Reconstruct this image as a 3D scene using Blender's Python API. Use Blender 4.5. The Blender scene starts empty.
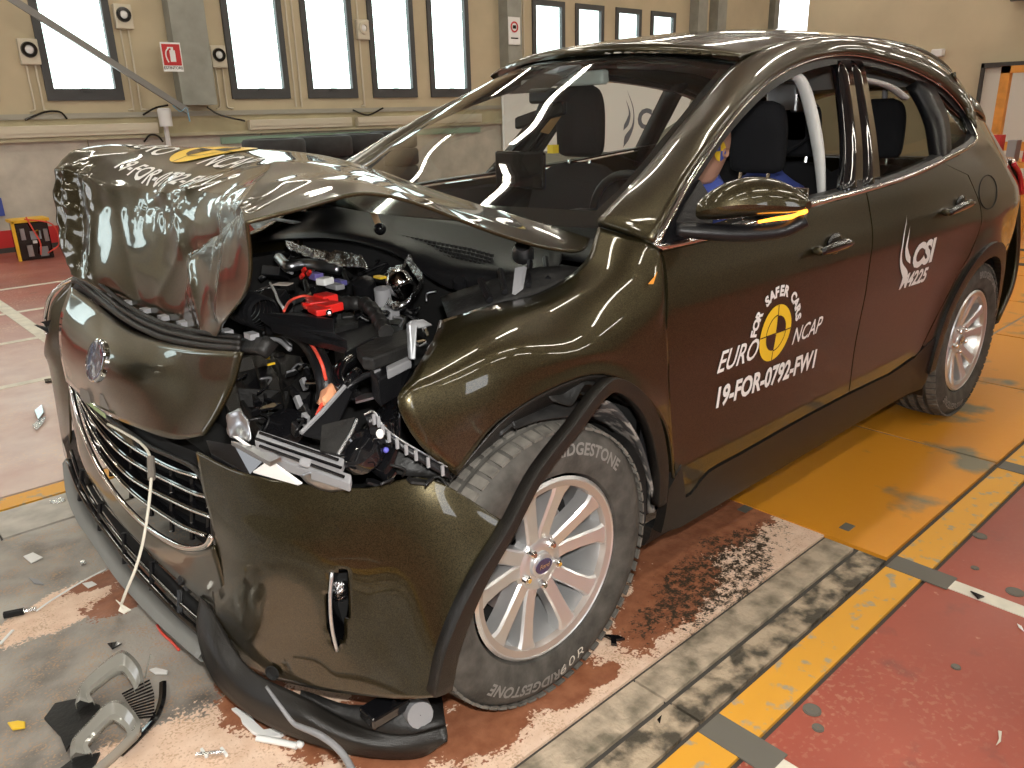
import bpy, math, random
import numpy as np
from mathutils import Vector, Matrix, noise
from mathutils.bvhtree import BVHTree
from mathutils.geometry import delaunay_2d_cdt, intersect_point_tri_2d
C = bpy.context.scene.collection
SC = bpy.context.scene
# ------------------------------------------------------------------ camera, light, exposure
F, PITCH, YAW, ROLL = 788.536, 0.33196, 0.83645, -0.026297
CP = np.array([1.10914, 2.06952, 1.38614])
_fw = np.array([-math.cos(YAW)*math.cos(PITCH), -math.sin(YAW)*math.cos(PITCH), -math.sin(PITCH)])
_r = np.cross(_fw, [0, 0, 1.]); _r /= np.linalg.norm(_r); _u = np.cross(_r, _fw)
_c, _s = math.cos(ROLL), math.sin(ROLL)
RT, UP = _c*_r+_s*_u, -_s*_r+_c*_u
cd = bpy.data.cameras.new('camera'); cam = bpy.data.objects.new('camera', cd); C.objects.link(cam)
cd.sensor_width = 36; cd.lens = F/1024*36; cd.clip_start = .05; cd.clip_end = 200
cam.matrix_world = Matrix(((RT[0], UP[0], -_fw[0], CP[0]), (RT[1], UP[1], -_fw[1], CP[1]), (RT[2], UP[2], -_fw[2], CP[2]), (0, 0, 0, 1)))
SC.camera = cam
w = bpy.data.worlds.new('sky'); SC.world = w; w.use_nodes = True
w.node_tree.nodes['Background'].inputs[0].default_value = (.93, .96, 1, 1)
w.node_tree.nodes['Background'].inputs[1].default_value = 5.0
SC.view_settings.view_transform = 'Standard'; SC.view_settings.look = 'None'
SC.view_settings.gamma = 1; SC.view_settings.exposure = 0.0
fl = bpy.data.lights.new('camera_flash', 'AREA'); fl.shape = 'RECTANGLE'; fl.size = .05; fl.size_y = .03; fl.energy = 44; fl.color = (1, .97, .92)
flo = bpy.data.objects.new('camera_flash', fl); C.objects.link(flo)
flo.matrix_world = cam.matrix_world @ Matrix.Translation((.02, .10, -.02))
LAMP = 30.0   # strength of the ceiling tubes
# ------------------------------------------------------------------ helpers
def un(a, b, ax, val):
    d = _fw*F+RT*(a-512)-UP*(b-384); t = (val-CP[ax])/d[ax]; return Vector((CP+t*d).tolist())
def P(a, b, y): return un(a, b, 1, y)       # the point of the plane Y = y
def Q(a, b, z): return un(a, b, 2, z)       # the point of the plane Z = z
def XX(a, b, x): return un(a, b, 0, x)
def pj(p):
    d = np.array(p)-CP; wz = d@_fw; return (512+F*(d@RT)/wz, 384-F*(d@UP)/wz)
def pchip(xs, ys):
    xs = np.array(xs, float); ys = np.array(ys, float); h = np.diff(xs); dl = np.diff(ys)/h
    m = np.zeros(len(xs)); m[0] = dl[0]; m[-1] = dl[-1]
    for i in range(1, len(xs)-1):
        if dl[i-1]*dl[i] > 0: m[i] = 2*dl[i-1]*dl[i]/(dl[i-1]+dl[i])
    def f(x):
        if x <= xs[0]: return ys[0]+m[0]*(x-xs[0])
        if x >= xs[-1]: return ys[-1]+m[-1]*(x-xs[-1])
        i = int(np.searchsorted(xs, x))-1; i = max(0, min(i, len(h)-1)); t = (x-xs[i])/h[i]
        return (2*t**3-3*t*t+1)*ys[i]+(t**3-2*t*t+t)*h[i]*m[i]+(-2*t**3+3*t*t)*ys[i+1]+(t**3-t*t)*h[i]*m[i+1]
    return f
_prof = pchip([.15, .24, .34, .44, .56, .68, .80, .90, .965, 1.02, 1.08, 1.25, 1.4, 1.52, 1.6], [.83, .885, .905, .912, .918, .927, .936, .936, .924, .905, .885, .81, .73, .65, .58])
_plan = pchip([-3.9, -3.7, -3.4, -3.1, -2.7, -2, -1.2, -.4, 0, .3, .5, .7], [-.36, -.22, -.10, -.04, -.005, 0, 0, 0, 0, -.02, -.06, -.14])
def side(x, z):
    y = _prof(z)+_plan(x)
    k = max(0, min(1, (-x-1.9)/1.2)); k = k*k*(3-2*k); q = max(0, min(1, (z-1.0)/.35))
    y -= .09*k*q
    d = math.hypot(x+2.71, z-.357); y += .018*math.exp(-((d-.42)/.09)**2) if x < -2.0 or True else 0
    return y
def S(a, b, off=0):
    y = .9
    for i in range(40):
        p = P(a, b, y); y = .5*y+.5*(side(p.x, p.z)+off)
    return P(a, b, y)
def cr(p0, p1, p2, p3, t):
    return .5*((2*p1)+(-p0+p2)*t+(2*p0-5*p1+4*p2-p3)*t*t+(-p0+3*p1-3*p2+p3)*t**3)
def spline(pts, n=6, closed=False):
    pts = [np.array(p, float) for p in pts]; N = len(pts); out = []
    for i in range(N if closed else N-1):
        if closed: a, b, c, d = pts[i-1], pts[i], pts[(i+1) % N], pts[(i+2) % N]
        else:
            b, c = pts[i], pts[i+1]; a = pts[i-1] if i else 2*b-c; d = pts[i+2] if i+2 < N else 2*c-b
        for k in range(n): out.append(cr(a, b, c, d, k/n))
    if not closed: out.append(pts[-1])
    return out
def crgrid(ctrl, n=6, m=6):
    rows = [spline(r, m) for r in ctrl]
    cols = [spline([rows[i][j] for i in range(len(rows))], n) for j in range(len(rows[0]))]
    return [[cols[j][i] for j in range(len(cols))] for i in range(len(cols[0]))]
def nrm(v): v = np.array(v, float); return v/(np.linalg.norm(v)+1e-12)
class MB:
    def __init__(s): s.v = []; s.f = []
    def add(s, vs, fs):
        o = len(s.v); s.v += [tuple(float(c) for c in p) for p in vs]; s.f += [tuple(i+o for i in f) for f in fs]; return s
    def box(s, c, d, R=None):
        vs = []
        for x in (-.5, .5):
            for y in (-.5, .5):
                for z in (-.5, .5):
                    p = Vector((x*d[0], y*d[1], z*d[2]))
                    if R is not None: p = R @ p
                    vs.append(p+Vector(c))
        return s.add(vs, [(0, 1, 3, 2), (4, 6, 7, 5), (0, 4, 5, 1), (2, 3, 7, 6), (0, 2, 6, 4), (1, 5, 7, 3)])
    def box2(s, a, b): return s.box([(a[i]+b[i])/2 for i in range(3)], [abs(b[i]-a[i]) for i in range(3)])
    def tube(s, pts, r, seg=8, closed=False, flat=1.0, up=None):
        pts = [np.array(p, float) for p in pts]; N = len(pts); vs = []; ref = np.array(up if up is not None else (0, 0, 1.), float); pn = None
        for i, p in enumerate(pts):
            if closed: t = nrm(pts[(i+1) % N]-pts[i-1])
            else: t = nrm(pts[min(i+1, N-1)]-pts[max(i-1, 0)])
            if pn is None or up is not None:
                a = ref if abs(t@nrm(ref)) < .95 else np.array((1., 0.2, 0)); n = nrm(a-t*(a@t))
            else: n = nrm(pn-t*(pn@t))
            pn = n; b = np.cross(t, n); rr = r[i] if hasattr(r, '__len__') else r
            for k in range(seg):
                an = 2*math.pi*k/seg; vs.append(p+n*math.cos(an)*rr*flat+b*math.sin(an)*rr)
        fs = [(i*seg+k, i*seg+(k+1) % seg, ((i+1) % N)*seg+(k+1) % seg, ((i+1) % N)*seg+k) for i in range(N if closed else N-1) for k in range(seg)]
        if not closed: fs += [tuple(range(seg))[::-1], tuple((N-1)*seg+k for k in range(seg))]
        return s.add(vs, fs)
    def lathe(s, prof, c, ax=(0, 1, 0), seg=32, closed=False, a0=0, a1=2*math.pi):
        ax = nrm(ax); a = np.array((0, 0, 1.)) if abs(ax[2]) < .9 else np.array((1., 0, 0)); n = nrm(a-ax*(a@ax)); b = np.cross(ax, n); c = np.array(c, float)
        full = abs(a1-a0-2*math.pi) < 1e-6; ns = seg if full else seg+1; vs = []
        for r, h in prof:
            for k in range(ns):
                t = a0+(a1-a0)*k/seg; vs.append(c+ax*h+n*math.cos(t)*r+b*math.sin(t)*r)
        L = len(prof); fs = []
        for i in range(L if closed else L-1):
            for k in range(seg):
                k2 = (k+1) % ns; j = (i+1) % L; fs.append((i*ns+k, i*ns+k2, j*ns+k2, j*ns+k))
        return s.add(vs, fs)
    def grid(s, G, cut=None):
        n, m = len(G), len(G[0]); vs = [p for r in G for p in r]; fs = []
        for i in range(n-1):
            for j in range(m-1):
                f = (i*m+j, i*m+j+1, (i+1)*m+j+1, (i+1)*m+j)
                if cut and cut(sum(np.array(vs[q]) for q in f)/4): continue
                fs.append(f)
        return s.add(vs, fs)
    def prism(s, poly, e):
        n = len(poly); e = np.array(e, float); a = [np.array(p, float) for p in poly]
        return s.add(a+[p+e for p in a], [tuple(range(n))[::-1], tuple(range(n, 2*n))]+[(i, (i+1) % n, n+(i+1) % n, n+i) for i in range(n)])
    def ball(s, c, r, u=16, v=10):
        r = r if hasattr(r, '__len__') else (r, r, r); vs = [(c[0], c[1], c[2]+r[2])]
        for i in range(1, v):
            for j in range(u):
                th, ph = math.pi*i/v, 2*math.pi*j/u
                vs.append((c[0]+r[0]*math.sin(th)*math.cos(ph), c[1]+r[1]*math.sin(th)*math.sin(ph), c[2]+r[2]*math.cos(th)))
        vs.append((c[0], c[1], c[2]-r[2])); L = len(vs)-1
        fs = [(0, 1+j, 1+(j+1) % u) for j in range(u)]+[(L, L-1-j, L-1-(j+1) % u) for j in range(u)]
        for i in range(v-2):
            for j in range(u): fs.append((1+i*u+j, 1+(i+1)*u+j, 1+(i+1)*u+(j+1) % u, 1+i*u+(j+1) % u))
        return s.add(vs, fs)
    def build(s, name, m, parent=None, smooth=None, solid=0, bevel=0, sub=0, kind=None, label=None, flip=False, fix=True):
        me = bpy.data.meshes.new(name); me.from_pydata(s.v, [], s.f)
        import bmesh
        if fix:
            bm = bmesh.new(); bm.from_mesh(me); bmesh.ops.recalc_face_normals(bm, faces=bm.faces)
            if flip: bmesh.ops.reverse_faces(bm, faces=bm.faces)
            bm.to_mesh(me); bm.free()
        if smooth is not None:
            me.polygons.foreach_set('use_smooth', [True]*len(me.polygons))
            if smooth < 180: me.set_sharp_from_angle(angle=math.radians(smooth))
        me.materials.append(m)
        o = bpy.data.objects.new(name, me); C.objects.link(o)
        if parent is not None: attach(o, parent)
        if sub:
            d = o.modifiers.new('sub', 'SUBSURF'); d.levels = d.render_levels = sub
        if solid:
            d = o.modifiers.new('solid', 'SOLIDIFY'); d.thickness = solid; d.offset = -1
        if bevel:
            d = o.modifiers.new('bev', 'BEVEL'); d.width = bevel; d.segments = 2; d.limit_method = 'ANGLE'; d.angle_limit = math.radians(50)
        if kind: o['kind'] = kind
        if label: o['label'] = label
        return o
def wloc(o):
    l = o.location.copy()
    while o.parent: o = o.parent; l += o.location
    return l
def attach(o, parent):
    o.parent = parent; M = Matrix.Identity(4); q = parent; ch = []
    while q: ch.append(q); q = q.parent
    for q in reversed(ch): M = M @ q.matrix_parent_inverse @ Matrix.LocRotScale(q.location, q.rotation_euler, q.scale)
    o.matrix_parent_inverse = M.inverted()
def tag(o, label, cat, group=None):
    o['label'] = label; o['category'] = cat
    if group: o['group'] = group
    return o
def thing(name, loc, label, cat, group=None):
    o = bpy.data.objects.new(name, None); C.objects.link(o); o.location = loc; o.empty_display_size = .1
    return tag(o, label, cat, group)
def copy_tree(o, parent=None):
    c = o.copy(); C.objects.link(c)
    if parent is not None:
        mi = o.matrix_parent_inverse.copy(); c.parent = parent; c.matrix_parent_inverse = mi
    for ch in list(o.children): copy_tree(ch, c)
    return c
# ------------------------------------------------------------------ materials
def hexc(h): return tuple((((int(h[i:i+2], 16)/255)+.055)/1.055)**2.4 if int(h[i:i+2], 16) > 10 else int(h[i:i+2], 16)/255/12.92 for i in (0, 2, 4))
def mat(name, col, rough=.5, metal=0., coat=0., spec=None, bump=0., bscale=40., var=0., vscale=6., emit=None, es=0., trans=0., ior=None, col2=None, thr=None, alpha=None):
    if isinstance(col, str): col = hexc(col)
    if isinstance(col2, str): col2 = hexc(col2)
    m = bpy.data.materials.new(name); m.use_nodes = True; nt = m.node_tree; b = nt.nodes['Principled BSDF']
    b.inputs['Base Color'].default_value = (*col, 1); b.inputs['Roughness'].default_value = rough; b.inputs['Metallic'].default_value = metal
    b.inputs['Coat Weight'].default_value = coat; b.inputs['Coat Roughness'].default_value = .03
    if spec is not None: b.inputs['Specular IOR Level'].default_value = spec
    if trans: b.inputs['Transmission Weight'].default_value = trans
    if ior: b.inputs['IOR'].default_value = ior
    if emit: b.inputs['Emission Color'].default_value = (*emit, 1); b.inputs['Emission Strength'].default_value = es
    if alpha is not None: b.inputs['Alpha'].default_value = alpha
    if var or bump or col2:
        tc = nt.nodes.new('ShaderNodeTexCoord')
        if var or col2:
            n = nt.nodes.new('ShaderNodeTexNoise'); n.inputs['Scale'].default_value = vscale; n.inputs['Detail'].default_value = 6
            nt.links.new(tc.outputs['Object'], n.inputs['Vector'])
            r = nt.nodes.new('ShaderNodeValToRGB'); nt.links.new(n.outputs['Fac'], r.inputs[0])
            t = thr or (.3, .7); r.color_ramp.elements[0].position = t[0]; r.color_ramp.elements[1].position = t[1]
            r.color_ramp.elements[0].color = (*[c*(1-var) for c in col], 1)
            r.color_ramp.elements[1].color = (*(col2 if col2 else [min(1, c*(1+var)) for c in col]), 1)
            nt.links.new(r.outputs[0], b.inputs['Base Color'])
        if bump:
            n2 = nt.nodes.new('ShaderNodeTexNoise'); n2.inputs['Scale'].default_value = bscale; n2.inputs['Detail'].default_value = 4
            nt.links.new(tc.outputs['Object'], n2.inputs['Vector'])
            bp = nt.nodes.new('ShaderNodeBump'); bp.inputs['Strength'].default_value = bump; bp.inputs['Distance'].default_value = .01
            nt.links.new(n2.outputs['Fac'], bp.inputs['Height']); nt.links.new(bp.outputs[0], b.inputs['Normal'])
    return m
M = {}
def paint():
    m = mat('olive_brown_metallic_paint', (.03, .024, .011), rough=.33, metal=.75, coat=1.0); nt = m.node_tree; b = nt.nodes['Principled BSDF']
    tc = nt.nodes.new('ShaderNodeTexCoord'); v = nt.nodes.new('ShaderNodeTexVoronoi'); v.inputs['Scale'].default_value = 700
    nt.links.new(tc.outputs['Object'], v.inputs['Vector'])
    r = nt.nodes.new('ShaderNodeMix'); r.data_type = 'RGBA'; r.inputs[6].default_value = (.019, .0155, .0068, 1); r.inputs[7].default_value = (.066, .053, .024, 1)
    s = nt.nodes.new('ShaderNodeSeparateColor'); nt.links.new(v.outputs['Color'], s.inputs[0]); nt.links.new(s.outputs[0], r.inputs[0]); nt.links.new(r.outputs[2], b.inputs['Base Color'])
    return m
M['paint'] = paint()
M['glossblack'] = mat('gloss_black', (.006, .006, .007), rough=.08, coat=.5)
M['black'] = mat('black_plastic', (.008, .008, .009), rough=.34, spec=.35, bump=.15, bscale=300)
M['clad'] = mat('dark_grey_cladding', (.013, .0115, .010), rough=.36, spec=.4, bump=.2, bscale=400)
M['dull'] = mat('dusty_black_plastic', (.013, .0125, .012), rough=.5, spec=.3, var=.5, vscale=14, bump=.2, bscale=80)
M['carpet'] = mat('dark_interior_cloth', (.016, .016, .018), rough=.9, spec=.2, bump=.3, bscale=200)
M['deep'] = mat('black_void', (.006, .006, .006), rough=.8)
M['chrome'] = mat('chrome', (.8, .8, .8), rough=.08, metal=1)
M['steel'] = mat('bare_metal', (.45, .46, .48), rough=.32, metal=1, bump=.25, bscale=30)
M['alu'] = mat('alloy_silver', (.68, .68, .68), rough=.28, metal=.75)
M['alum'] = mat('alloy_machined_face', (.55, .50, .46), rough=.36, metal=.7)
M['foil'] = mat('crinkled_foil', (.75, .75, .75), rough=.25, metal=1, bump=1., bscale=60)
M['tyre'] = mat('tyre_rubber', (.070, .065, .057), rough=.8, spec=.3, var=.4, vscale=20, bump=.15, bscale=120)
M['tread'] = mat('dusty_tread_rubber', (.13, .12, .105), rough=.9, spec=.2, var=.35, vscale=25)
M['tyretext'] = mat('tyre_lettering', (.19, .18, .165), rough=.7)
M['chalk'] = mat('chalk', (.55, .52, .45), rough=.9)
M['white'] = mat('white_vinyl', (.8, .8, .78), rough=.45)
M['whitep'] = mat('white_plastic', (.72, .71, .69), rough=.5)
M['yellow'] = mat('yellow_vinyl', (.85, .55, .03), rough=.4)
M['red'] = mat('red_plastic', (.65, .02, .015), rough=.35)
M['orange'] = mat('orange_foam', (.85, .38, .2), rough=.8, bump=.5, bscale=60)
M['grey'] = mat('grey_plastic', (.25, .25, .26), rough=.5)
M['amber'] = mat('amber_lamp', (.9, .3, .02), rough=.2, emit=(1, .33, .03), es=4)
M['redlamp'] = mat('red_lamp', (.55, .02, .03), rough=.08, coat=1)
M['blue'] = mat('blue_oval', (.01, .015, .09), rough=.2, coat=1)
M['bluecloth'] = mat('blue_cloth', (.06, .09, .35), rough=.9)
M['skin'] = mat('dummy_vinyl', (.42, .22, .15), rough=.55)
M['airbag'] = mat('airbag_cloth', (.6, .6, .58), rough=.9, bump=.2, bscale=150)
M['blue_tape'] = mat('blue_tape', (.25, .5, .65), rough=.6)
M['red_wire'] = mat('red_wire', (.75, .08, .05), rough=.4)
M['cream_wire'] = mat('cream_cord', (.6, .57, .48), rough=.6)
M['greytape'] = mat('grey_tape', (.16, .14, .12), rough=.5)
M['green'] = mat('green_tape', (.35, .45, .22), rough=.6)
def glass(name, tint=(.86, .93, .9), a=.12):
    m = bpy.data.materials.new(name); m.use_nodes = True; nt = m.node_tree; nt.nodes.clear()
    o = nt.nodes.new('ShaderNodeOutputMaterial'); t = nt.nodes.new('ShaderNodeBsdfTransparent'); t.inputs[0].default_value = (*tint, 1)
    g = nt.nodes.new('ShaderNodeBsdfGlossy'); g.inputs['Roughness'].default_value = .01; g.inputs[0].default_value = (1, 1, 1, 1)
    lw = nt.nodes.new('ShaderNodeLayerWeight'); lw.inputs[0].default_value = .5; pw = nt.nodes.new('ShaderNodeMath'); pw.operation = 'POWER'; pw.inputs[1].default_value = 5; nt.links.new(lw.outputs['Facing'], pw.inputs[0])
    fr = nt.nodes.new('ShaderNodeMath'); fr.operation = 'MULTIPLY_ADD'; fr.inputs[1].default_value = .9; fr.inputs[2].default_value = .05; nt.links.new(pw.outputs[0], fr.inputs[0])
    mx = nt.nodes.new('ShaderNodeMixShader'); nt.links.new(fr.outputs[0], mx.inputs[0]); nt.links.new(t.outputs[0], mx.inputs[1]); nt.links.new(g.outputs[0], mx.inputs[2]); nt.links.new(mx.outputs[0], o.inputs[0])
    return m
M['glass'] = glass('clear_glass'); M['tint'] = glass('tinted_glass', (.35, .38, .34))
M['lamp'] = mat('tube_light', (1, 1, 1), emit=(1, .94, .8), es=LAMP)
def label_text(body, size=1., shear=0., weight=0., spacing=1., align='CENTER', font=None):
    cu = bpy.data.curves.new('t', 'FONT'); cu.body = body; cu.size = size; cu.shear = shear; cu.offset = weight; cu.space_character = spacing
    cu.align_x = align; cu.align_y = 'CENTER'; cu.resolution_u = 3
    o = bpy.data.objects.new('t', cu); C.objects.link(o); bpy.context.view_layer.update()
    me = bpy.data.meshes.new_from_object(o.evaluated_get(bpy.context.evaluated_depsgraph_get()))
    vs = [tuple(v.co) for v in me.vertices]; fs = [tuple(p.vertices) for p in me.polygons]
    bpy.data.objects.remove(o); bpy.data.curves.remove(cu); bpy.data.meshes.remove(me)
    return vs, fs
def densify(vs, fs, L):
    import bmesh
    bm = bmesh.new(); V = [bm.verts.new(v) for v in vs]
    for f in fs:
        try: bm.faces.new([V[i] for i in f])
        except ValueError: pass
    bmesh.ops.triangulate(bm, faces=bm.faces)
    for _ in range(4):
        e = [e for e in bm.edges if e.calc_length() > L]
        if not e: break
        bmesh.ops.subdivide_edges(bm, edges=e, cuts=1)
    bmesh.ops.triangulate(bm, faces=bm.faces)
    bm.verts.index_update(); o = [tuple(v.co) for v in bm.verts], [tuple(v.index for v in f.verts) for f in bm.faces]; bm.free(); return o
def wrap(name, tv, tf, fn, m, parent, L=None):
    if L: tv, tf = densify(tv, tf, L)
    mb = MB(); mb.add([fn(p[0], p[1]) for p in tv], tf); return mb.build(name, m, parent, fix=False)
# ------------------------------------------------------------------ the hall
rnd = random.Random(7)
M['wall'] = mat('tan_wall_paint', (.50, .42, .28), rough=.8, var=.10, vscale=1.5)
M['farwall'] = mat('brown_hall_wall', (.24, .20, .14), rough=.8)  # unseen walls, wall paint darkened to hold back their reflection in the bumper
M['doorp'] = mat('pale_door_paint', (.62, .58, .50), rough=.6)
M['endwall'] = mat('beige_wall_panels', (.52, .43, .29), rough=.8, var=.08, vscale=1.2)
M['conc'] = mat('pale_concrete', (.50, .46, .39), rough=.85, var=.18, vscale=3.5, bump=.2, bscale=30)
M['greyfloor'] = mat('ceiling_grey', (.35, .34, .31), rough=.8)
M['redbase'] = mat('red_skirting', (.50, .02, .02), rough=.5)
M['frame'] = mat('dark_window_frame', (.055, .055, .055), rough=.5)
M['ledgem'] = mat('ledge_ochre', (.40, .36, .24), rough=.7, var=.15, vscale=4)
M['conduit'] = mat('cream_conduit', (.58, .52, .40), rough=.5)
M['pillar'] = mat('grey_green_steel', (.27, .27, .23), rough=.55, var=.15, vscale=5)
M['beam'] = mat('grey_brace', (.22, .215, .20), rough=.5)
M['rack'] = mat('orange_rack', (.62, .25, .03), rough=.5, var=.2, vscale=8)
M['yell'] = mat('yellow_case', (.75, .42, .02), rough=.5)
def floor_red():
    m = mat('worn_red_floor_paint', (.36, .06, .035), rough=.38); nt = m.node_tree; b = nt.nodes['Principled BSDF']; L = nt.links.new
    tc = nt.nodes.new('ShaderNodeTexCoord'); g = nt.nodes.new('ShaderNodeNewGeometry')
    def N(sc, det=8, vec=None):
        n = nt.nodes.new('ShaderNodeTexNoise'); n.inputs['Scale'].default_value = sc; n.inputs['Detail'].default_value = det; L(vec or g.outputs['Position'], n.inputs['Vector']); return n.outputs['Fac']
    def ramp(x, a, b_, c0=(0, 0, 0, 1), c1=(1, 1, 1, 1)):
        r = nt.nodes.new('ShaderNodeValToRGB'); L(x, r.inputs[0]); r.color_ramp.elements[0].position = a; r.color_ramp.elements[1].position = b_; r.color_ramp.elements[0].color = c0; r.color_ramp.elements[1].color = c1; return r.outputs[0]
    def mix(f, a, b_):
        x = nt.nodes.new('ShaderNodeMix'); x.data_type = 'RGBA'; L(f, x.inputs[0])
        for i, q in ((6, a), (7, b_)):
            if isinstance(q, tuple): x.inputs[i].default_value = q
            else: L(q, x.inputs[i])
        return x.outputs[2]
    base = mix(ramp(N(1.3), .35, .65), (.37, .080, .048, 1), (.27, .052, .032, 1)); base = mix(ramp(N(7, 10), .60, .72), base, (.20, .06, .045, 1)); base = mix(ramp(N(23, 4), .68, .74), base, (.46, .20, .14, 1))
    sx = nt.nodes.new('ShaderNodeSeparateXYZ'); L(g.outputs['Position'], sx.inputs[0])
    # pale powder trodden over the red paint beside the crash lane
    mr = nt.nodes.new('ShaderNodeMapRange'); L(sx.outputs['Y'], mr.inputs[0]); mr.inputs[1].default_value = -5.6; mr.inputs[2].default_value = -3.2; mr.inputs[3].default_value = .1; mr.inputs[4].default_value = 1.0
    mr2 = nt.nodes.new('ShaderNodeMapRange'); L(sx.outputs['Y'], mr2.inputs[0]); mr2.inputs[1].default_value = -1; mr2.inputs[2].default_value = 0; mr2.inputs[3].default_value = 1; mr2.inputs[4].default_value = 0
    mr4 = nt.nodes.new('ShaderNodeMapRange'); L(sx.outputs['X'], mr4.inputs[0]); mr4.inputs[1].default_value = -3.5; mr4.inputs[2].default_value = -1; mr4.inputs[3].default_value = 0; mr4.inputs[4].default_value = 1
    mu = nt.nodes.new('ShaderNodeMath'); mu.operation = 'MULTIPLY'; L(mr.outputs[0], mu.inputs[0]); L(mr2.outputs[0], mu.inputs[1])
    mu3 = nt.nodes.new('ShaderNodeMath'); mu3.operation = 'MULTIPLY'; L(mu.outputs[0], mu3.inputs[0]); L(mr4.outputs[0], mu3.inputs[1])
    ns = N(6); ad = nt.nodes.new('ShaderNodeMath'); ad.operation = 'MULTIPLY_ADD'; L(ns, ad.inputs[0]); ad.inputs[1].default_value = .9; ad.inputs[2].default_value = .45
    mu2 = nt.nodes.new('ShaderNodeMath'); mu2.operation = 'MULTIPLY'; mu2.use_clamp = True; L(mu3.outputs[0], mu2.inputs[0]); L(ad.outputs[0], mu2.inputs[1])
    c = mix(mu2.outputs[0], base, (.60, .46, .40, 1))
    # powder specks on the right of the lane, thickest beside the spill
    sp = ramp(N(60, 4), .54, .62); mr3 = nt.nodes.new('ShaderNodeMapRange'); L(sx.outputs['X'], mr3.inputs[0]); mr3.inputs[1].default_value = -.9; mr3.inputs[2].default_value = -.1; mr3.inputs[3].default_value = .05; mr3.inputs[4].default_value = 1.0
    pz = ramp(N(3), .38, .7)
    m3 = nt.nodes.new('ShaderNodeMath'); m3.operation = 'MULTIPLY'; L(sp, m3.inputs[0]); L(mr3.outputs[0], m3.inputs[1])
    m4 = nt.nodes.new('ShaderNodeMath'); m4.operation = 'MULTIPLY'; L(m3.outputs[0], m4.inputs[0]); L(pz, m4.inputs[1])
    c = mix(m4.outputs[0], c, (.68, .48, .33, 1))
    L(c, b.inputs['Base Color']); L(ramp(N(2), .3, .8, (.30,)*3+(1,), (.5,)*3+(1,)), b.inputs['Roughness'])
    return m
def lane_mat():
    # bare concrete lane, pink absorbent powder strewn on it and soaked rust-brown by the leaked coolant
    m = mat('concrete_with_absorbent_powder', (.2, .18, .16), rough=.6); nt = m.node_tree; b = nt.nodes['Principled BSDF']; L = nt.links.new
    g = nt.nodes.new('ShaderNodeNewGeometry')
    def N(sc, det=8, dist=0):
        n = nt.nodes.new('ShaderNodeTexNoise'); n.inputs['Scale'].default_value = sc; n.inputs['Detail'].default_value = det; n.inputs['Distortion'].default_value = dist; L(g.outputs['Position'], n.inputs['Vector']); return n.outputs['Fac']
    def ramp(x, a, b_, c0=(0, 0, 0, 1), c1=(1, 1, 1, 1)):
        r = nt.nodes.new('ShaderNodeValToRGB'); L(x, r.inputs[0]); r.color_ramp.elements[0].position = a; r.color_ramp.elements[1].position = b_; r.color_ramp.elements[0].color = c0; r.color_ramp.elements[1].color = c1; return r.outputs[0]
    def mix(f, a, b_):
        x = nt.nodes.new('ShaderNodeMix'); x.data_type = 'RGBA'; L(f, x.inputs[0])
        for i, q in ((6, a), (7, b_)):
            if isinstance(q, tuple): x.inputs[i].default_value = q
            else: L(q, x.inputs[i])
        return x.outputs[2]
    def op(o, a, b_=None, c=None, cl=False):
        x = nt.nodes.new('ShaderNodeMath'); x.operation = o; x.use_clamp = cl
        for i, q in enumerate((a, b_, c)):
            if q is None: continue
            if isinstance(q, (int, float)): x.inputs[i].default_value = q
            else: L(q, x.inputs[i])
        return x.outputs[0]
    sx = nt.nodes.new('ShaderNodeSeparateXYZ'); L(g.outputs['Position'], sx.inputs[0]); X, Y = sx.outputs['X'], sx.outputs['Y']
    def blob(cx, cy, rx, ry, ang=0):   # 1 in the middle, 0 at the rim, below 0 beyond
        ca, sa = math.cos(ang), math.sin(ang); dx, dy = op('SUBTRACT', X, cx), op('SUBTRACT', Y, cy)
        a = op('DIVIDE', op('ADD', op('MULTIPLY', dx, ca), op('MULTIPLY', dy, sa)), rx); d = op('DIVIDE', op('SUBTRACT', op('MULTIPLY', dy, ca), op('MULTIPLY', dx, sa)), ry)
        return op('SUBTRACT', 1, op('SQRT', op('ADD', op('MULTIPLY', a, a), op('MULTIPLY', d, d))))
    def union(l):
        o = l[0]
        for q in l[1:]: o = op('MAXIMUM', o, q)
        return o
    conc = mix(ramp(N(9), .35, .68), (.115, .10, .088, 1), (.30, .27, .235, 1))
    conc = mix(ramp(N(2.5, 8, .6), .4, .62), conc, (.38, .35, .31, 1))
    n1, n2 = N(5, 10, .3), N(26, 6); e = op('ADD', op('MULTIPLY', op('SUBTRACT', n1, .5), 1.5), op('ADD', op('MULTIPLY', op('SUBTRACT', n2, .5), .7), op('MULTIPLY', op('SUBTRACT', N(110, 3), .5), 1.0)))
    powder = union([blob(-.05, .95, .62, .75), blob(.50, .62, .36, .34), blob(-.9, .80, .85, .42), blob(.72, -.38, .26, .12, .2), blob(.80, .50, .25, .2)])
    pm = ramp(op('ADD', powder, op('MULTIPLY', e, .6)), .05, .13)
    c = mix(pm, conc, mix(ramp(n2, .3, .7), (.72, .50, .36, 1), (.82, .62, .48, 1)))
    fine = ramp(op('ADD', op('MULTIPLY', N(150, 2), .6), op('MULTIPLY', N(14, 5), .4)), .54, .60)
    c = mix(op('MULTIPLY', fine, .6), c, (.45, .27, .15, 1))
    wet = union([blob(-.95, .72, .36, .15, -.1), blob(-.62, .84, .34, .13, .35), blob(.17, .88, .15, .10), blob(-.08, .90, .14, .09), blob(.05, .66, .5, .14), blob(.36, .80, .12, .10), blob(-.18, .97, .07, .05), blob(.52, .42, .10, .16), blob(.50, -.35, .25, .10, .4), blob(.62, -.45, .12, .05)])
    hole = blob(-.20, 1.04, .14, .07)
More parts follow.
